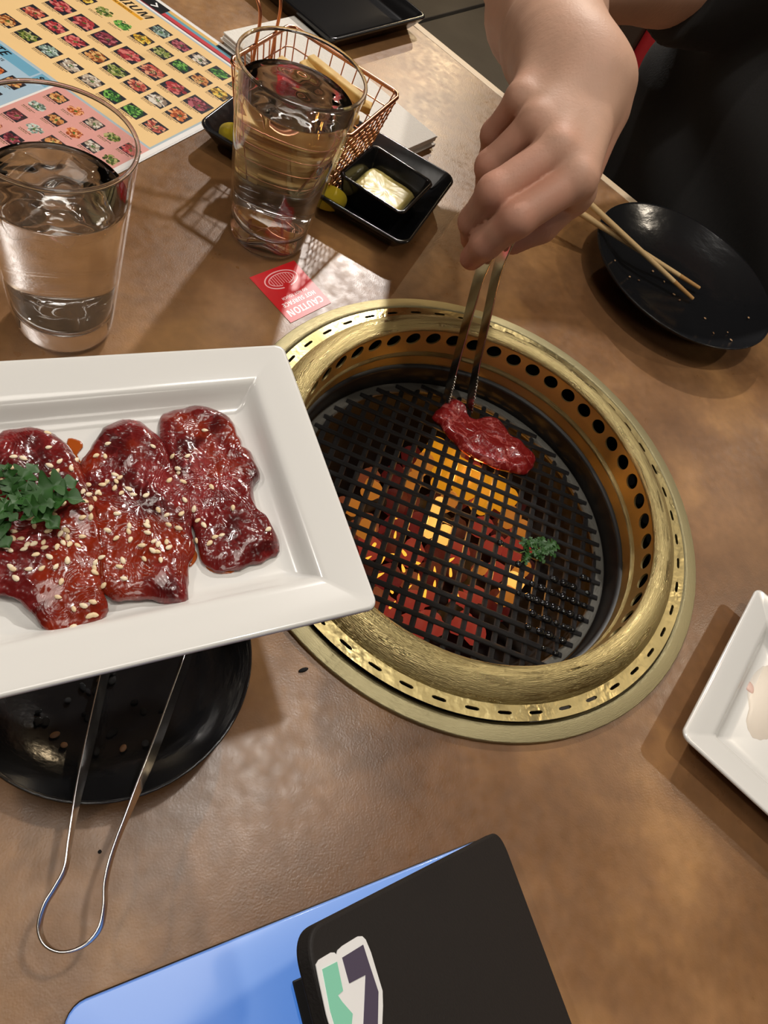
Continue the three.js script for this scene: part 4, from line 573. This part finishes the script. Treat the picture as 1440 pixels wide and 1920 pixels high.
{
  const t = thing('person', 'seated diner in a black t-shirt reaching over the grill with tongs', 'person', V(0, 0, 0));
  const J = { W: rayAt(1046, 106, 0.545), E: rayAt(1003, -52, 0.785), S: rayAt(1475, -85, 1.0) };
  const F = {
    index: [rayAt(1082, 336, 0.460), rayAt(969, 410, 0.446), rayAt(910, 458, 0.4595), rayAt(884, 484, 0.473)],
    middle: [rayAt(1046, 280, 0.465), rayAt(928, 360, 0.450), rayAt(888, 415, 0.470), rayAt(886, 448, 0.487)],
    ring: [rayAt(1009, 230, 0.476), rayAt(922, 312, 0.484), rayAt(916, 362, 0.515), rayAt(938, 387, 0.53)],
    pinky: [rayAt(980, 186, 0.492), rayAt(928, 252, 0.508), rayAt(922, 290, 0.526), rayAt(928, 322, 0.541)],
    thumb: [rayAt(1132, 215, 0.515), rayAt(1075, 365, 0.492), rayAt(1015, 424, 0.487), rayAt(962, 452, 0.484)],
  };
  const rad = { index: [0.0104, 0.0104, 0.0090, 0.0074], middle: [0.0104, 0.0102, 0.0090, 0.0076], ring: [0.0100, 0.0098, 0.0088, 0.0074], pinky: [0.0090, 0.0086, 0.0076, 0.0064], thumb: [0.0135, 0.011, 0.0098, 0.0082] };
  const fingers = Object.entries(F).map(([n, j]) => [0, 1, 2].map((i) => cap(j[i], j[i + 1], rad[n][i], rad[n][i + 1])));
  const fore = J.E.clone().sub(J.W).normalize(), wr = J.W.clone();
  const wR = rayAt(1122, 162, 0.517), wU = rayAt(1046, 104, 0.535), wC = rayAt(1084, 132, 0.523);
  const palm = [cap(wR, F.index[0], 0.0165, 0.0112), cap(wC, F.middle[0], 0.0175, 0.0112), cap(wC, F.ring[0], 0.0175, 0.0108), cap(wU, F.pinky[0], 0.0160, 0.0098), cap(wR, F.thumb[1], 0.016, 0.0115),
    cap(F.index[0].clone().add(V(0.004, -0.012, -0.012)), F.pinky[0].clone().add(V(0.002, -0.012, -0.010)), 0.011, 0.009)];
  const mid = J.W.clone().lerp(J.E, 0.45), arm = [cap(J.W, mid, 0.0275, 0.040), cap(mid, J.E, 0.040, 0.043), cap(J.E, J.E.clone().lerp(J.S, 0.5), 0.041, 0.047), cap(J.E.clone().lerp(J.S, 0.5), J.S, 0.047, 0.052), cap(wC, J.W.clone().lerp(J.E, 0.08), 0.022, 0.026), cap(wR.clone().lerp(wC, 0.3), J.W.clone().lerp(J.E, 0.12), 0.018, 0.024), cap(wU.clone().lerp(wC, 0.3), J.W.clone().lerp(J.E, 0.12), 0.018, 0.024)];
  const HC = V(0.19, 0.465, -0.965), neck = cap(V(0.19, 0.27, -1.035), V(0.19, 0.42, -0.99), 0.06, 0.055);
  const torsoSkin = cap(V(0.06, 0.25, -1.03), V(0.32, 0.25, -1.04), 0.05, 0.05);
  const armL = [cap(V(0.36, 0.25, -1.03), V(0.45, -0.02, -1.02), 0.05, 0.043), cap(V(0.45, -0.02, -1.02), V(0.40, -0.14, -0.86), 0.043, 0.03), cap(V(0.40, -0.14, -0.86), V(0.36, -0.19, -0.80), 0.028, 0.022)];
  const knuck = (x, y, z) => { let k = 0; for (const n of ['index', 'middle', 'ring', 'pinky']) for (const [i, s] of [[0, 0.0105], [1, 0.0085]]) { const p = F[n][i], d = (x - p.x) ** 2 + (y - p.y) ** 2 + (z - p.z) ** 2; k += (i ? 0.0002 : 0.0022) * Math.exp(-d / (s * s)); } return k; };
  const handField = (x, y, z) => {
    let d = 1e9; for (const s of fingers) { let f = 1e9; for (const c of s) f = smin(f, c(x, y, z), 0.0035); d = smin(d, f, 0.0016); }
    let p = 1e9; for (const c of palm) p = smin(p, c(x, y, z), 0.0085);
    return smin(d, p, 0.0035) - knuck(x, y, z);
  };
  const head = (x, y, z) => { // a plain head, looking down towards the grill
    const c = Math.cos(0.5), s = Math.sin(0.5), X = x - HC.x, Y = (y - HC.y) * c + (z - HC.z) * s, Z = -(y - HC.y) * s + (z - HC.z) * c, e = (a, b, q, r) => (Math.sqrt(((X - (a[0])) / b) ** 2 + ((Y - a[1]) / q) ** 2 + ((Z - a[2]) / r) ** 2) - 1) * Math.min(b, q, r);
    let d = smin(e([0, 0.03, -0.01], 0.076, 0.092, 0.094), e([0, -0.05, 0.03], 0.056, 0.066, 0.062), 0.03); d = smin(d, e([0, -0.012, 0.098], 0.012, 0.022, 0.018), 0.012); d = smin(d, e([0, -0.055, 0.088], 0.024, 0.008, 0.01), 0.01); for (const q of [-1, 1]) { d = smin(d, e([q * 0.077, -0.01, 0], 0.009, 0.03, 0.018), 0.008); d = Math.max(d, -e([q * 0.031, 0.018, 0.098], 0.015, 0.009, 0.012)); } return d;
  };
  const skin = (x, y, z) => {
    let d = 1e9; for (const c of arm) d = smin(d, c(x, y, z), 0.02);
    if (x < 0.12 && z > -0.62) d = smin(d, handField(x, y, z), 0.02);
    if (z < -0.75) { d = smin(d, torsoSkin(x, y, z), 0.03); d = smin(d, neck(x, y, z), 0.03); for (const c of armL) d = smin(d, c(x, y, z), 0.02); if (y > 0.3) d = smin(d, head(x, y, z), 0.02); }
    return d;
  };
  const lo = V(1e9, 1e9, 1e9), hi = V(-1e9, -1e9, -1e9); for (const a of Object.values(F)) for (const p of a) { lo.min(p); hi.max(p); } for (const p of [wR, wU, wC]) { lo.min(p); hi.max(p); } lo.addScalar(-0.06); hi.addScalar(0.06); const cut = -0.525; lo.z = cut;
  const hg = surfaceNets(skin, lo, hi, 0.0021);
  const bg = surfaceNets((x, y, z) => Math.max(skin(x, y, z), z - (cut + 0.0042)), V(-0.23, -0.26, -1.17), V(0.56, 0.73, cut + 0.012), 0.0075);
  const bodyG = mergeGeometries([hg, bg]), bp = bodyG.attributes.position, col = new Float32Array(bp.count * 3);
  const redSpots = []; for (const n of ['index', 'middle', 'ring', 'pinky', 'thumb']) { redSpots.push([F[n][0], 0.010, 0.3], [F[n][0].clone().lerp(F[n][1], 0.55), 0.014, 0.5], [F[n][1], 0.013, 0.62], [F[n][2], 0.013, 0.6], [F[n][3], 0.013, 0.85]); }
  for (let i = 0; i < bp.count; i++) {
    const x = bp.getX(i), y = bp.getY(i), z = bp.getZ(i), n = noise3(x * 60, y * 60, z * 60) * 0.6 + noise3(x * 190, y * 190, z * 190) * 0.4; let k = 0; for (const [p, r, w] of redSpots) k = Math.max(k, w * Math.exp(-((x - p.x) ** 2 + (y - p.y) ** 2 + (z - p.z) ** 2) / (2 * r * r)));
    const b = 0.88 + 0.24 * n, f = clamp(k + 0.3 * (n - 0.5)); col[3 * i] = b * lerp(0.53, 0.50, f); col[3 * i + 1] = b * lerp(0.31, 0.18, f); col[3 * i + 2] = b * lerp(0.21, 0.12, f);
  }
  bodyG.setAttribute('color', new THREE.BufferAttribute(col, 3)); part('body', bodyG, phy({ vertexColors: true, roughness: 0.58, bumpMap: rep(fineNoise, 30), bumpScale: 0.00012 }), t, 'bare arms and hand');
  // clothing
  const slE = J.E.clone().lerp(J.S, 0.52), torso = [cap(V(0.19, -0.24, -1.06), V(0.19, 0.1, -1.05), 0.15, 0.155), cap(V(0.11, -0.2, -1.05), V(0.10, 0.14, -1.04), 0.13, 0.125), cap(V(0.27, -0.2, -1.05), V(0.28, 0.14, -1.04), 0.13, 0.125), cap(V(0.08, 0.22, -1.03), V(0.31, 0.22, -1.04), 0.085, 0.085)];
  const sleeve = cap(slE, J.S.clone().lerp(V(0.08, 0.2, -1.03), 0.4), 0.060, 0.078), sleeveL = cap(V(0.36, 0.23, -1.03), V(0.41, 0.1, -1.03), 0.075, 0.062), axS = J.S.clone().sub(J.E).normalize(), axL = V(0.45, -0.02, -1.02).sub(V(0.36, 0.25, -1.03)).normalize();
  const fold = (x, y, z) => 0.011 * (noise3(x * 7 + y * 9 + 3, y * 5, z * 8) - 0.5) + 0.006 * Math.sin(x * 34 + y * 46 + 6 * noise3(x * 6, y * 6, z * 6));
  const shirt = (x, y, z) => {
    let d = 1e9; for (const c of torso) d = smin(d, c(x, y, z), 0.05);
    const s = Math.max(sleeve(x, y, z), -((x - slE.x) * axS.x + (y - slE.y) * axS.y + (z - slE.z) * axS.z)); d = smin(d, s, 0.025); d = smin(d, Math.max(sleeveL(x, y, z), ((x - 0.41) * axL.x + (y - 0.1) * axL.y + (z + 1.03) * axL.z)), 0.03);
    const nk = Math.hypot(x - 0.19, z + 1.015); return Math.max(d + fold(x, y, z), -(Math.max(nk - 0.068, 0.24 - y)));
  };
  part('t_shirt', surfaceNets(shirt, V(-0.1, -0.42, -1.27), V(0.52, 0.36, -0.82), 0.008), std({ color: lin(0.014, 0.013, 0.0125), roughness: 0.9, bumpMap: rep(fineNoise, 60), bumpScale: 0.0003 }), t, 'black cotton t-shirt');
  const legs = [cap(V(0.11, -0.22, -1.06), V(0.08, -0.2, -0.62), 0.095, 0.068), cap(V(0.27, -0.22, -1.06), V(0.32, -0.2, -0.62), 0.095, 0.068), cap(V(0.08, -0.2, -0.62), V(0.08, -0.66, -0.66), 0.062, 0.048), cap(V(0.32, -0.2, -0.62), V(0.32, -0.66, -0.66), 0.062, 0.048), cap(V(0.12, -0.21, -1.08), V(0.26, -0.21, -1.08), 0.12, 0.12)];
  part('trousers', surfaceNets((x, y, z) => { let d = 1e9; for (const c of legs) d = smin(d, c(x, y, z), 0.04); return Math.max(d, y + 0.105); }, V(-0.06, -0.75, -1.25), V(0.45, -0.06, -0.52), 0.014), std({ color: lin(0.03, 0.034, 0.045), roughness: 0.85 }), t, 'dark trousers');
  for (const x of [0.08, 0.32]) part('shoe', surfaceNets((a, b, c) => { const d = cap(V(x, -0.7, -0.68), V(x, -0.715, -0.52), 0.042, 0.034)(a, b, c); return Math.max(d, FLOOR + 0.003 - b); }, V(x - 0.06, -0.76, -0.75), V(x + 0.06, -0.63, -0.46), 0.01), M.black, t);
  const hair = (x, y, z) => { const c = Math.cos(0.5), s = Math.sin(0.5), X = x - HC.x, Y = (y - HC.y) * c + (z - HC.z) * s, Z = -(y - HC.y) * s + (z - HC.z) * c, e = (Math.sqrt((X / 0.084) ** 2 + ((Y - 0.036) / 0.1) ** 2 + ((Z + 0.014) / 0.101) ** 2) - 1) * 0.084 + 0.004 * noise3(x * 40, y * 40, z * 40); return Math.max(e, Z - 0.055 + Math.max(0, 0.06 - Y) * 1.4); };
  part('hair', surfaceNets(hair, V(0.08, 0.32, -1.12), V(0.3, 0.63, -0.82), 0.007), std({ color: lin(0.014, 0.01, 0.008), roughness: 0.6 }), t, 'short dark hair');
  for (const s of [-1, 1]) { const c = Math.cos(0.5), sn = Math.sin(0.5), Y = 0.018, Z = 0.0765; part('eye', new THREE.SphereGeometry(0.0115, 14, 10).translate(HC.x + s * 0.031, HC.y + Y * c - Z * sn, HC.z + Y * sn + Z * c), std({ color: lin(0.03, 0.02, 0.015), roughness: 0.25 }), t); }
}
renderer.render(scene, camera);
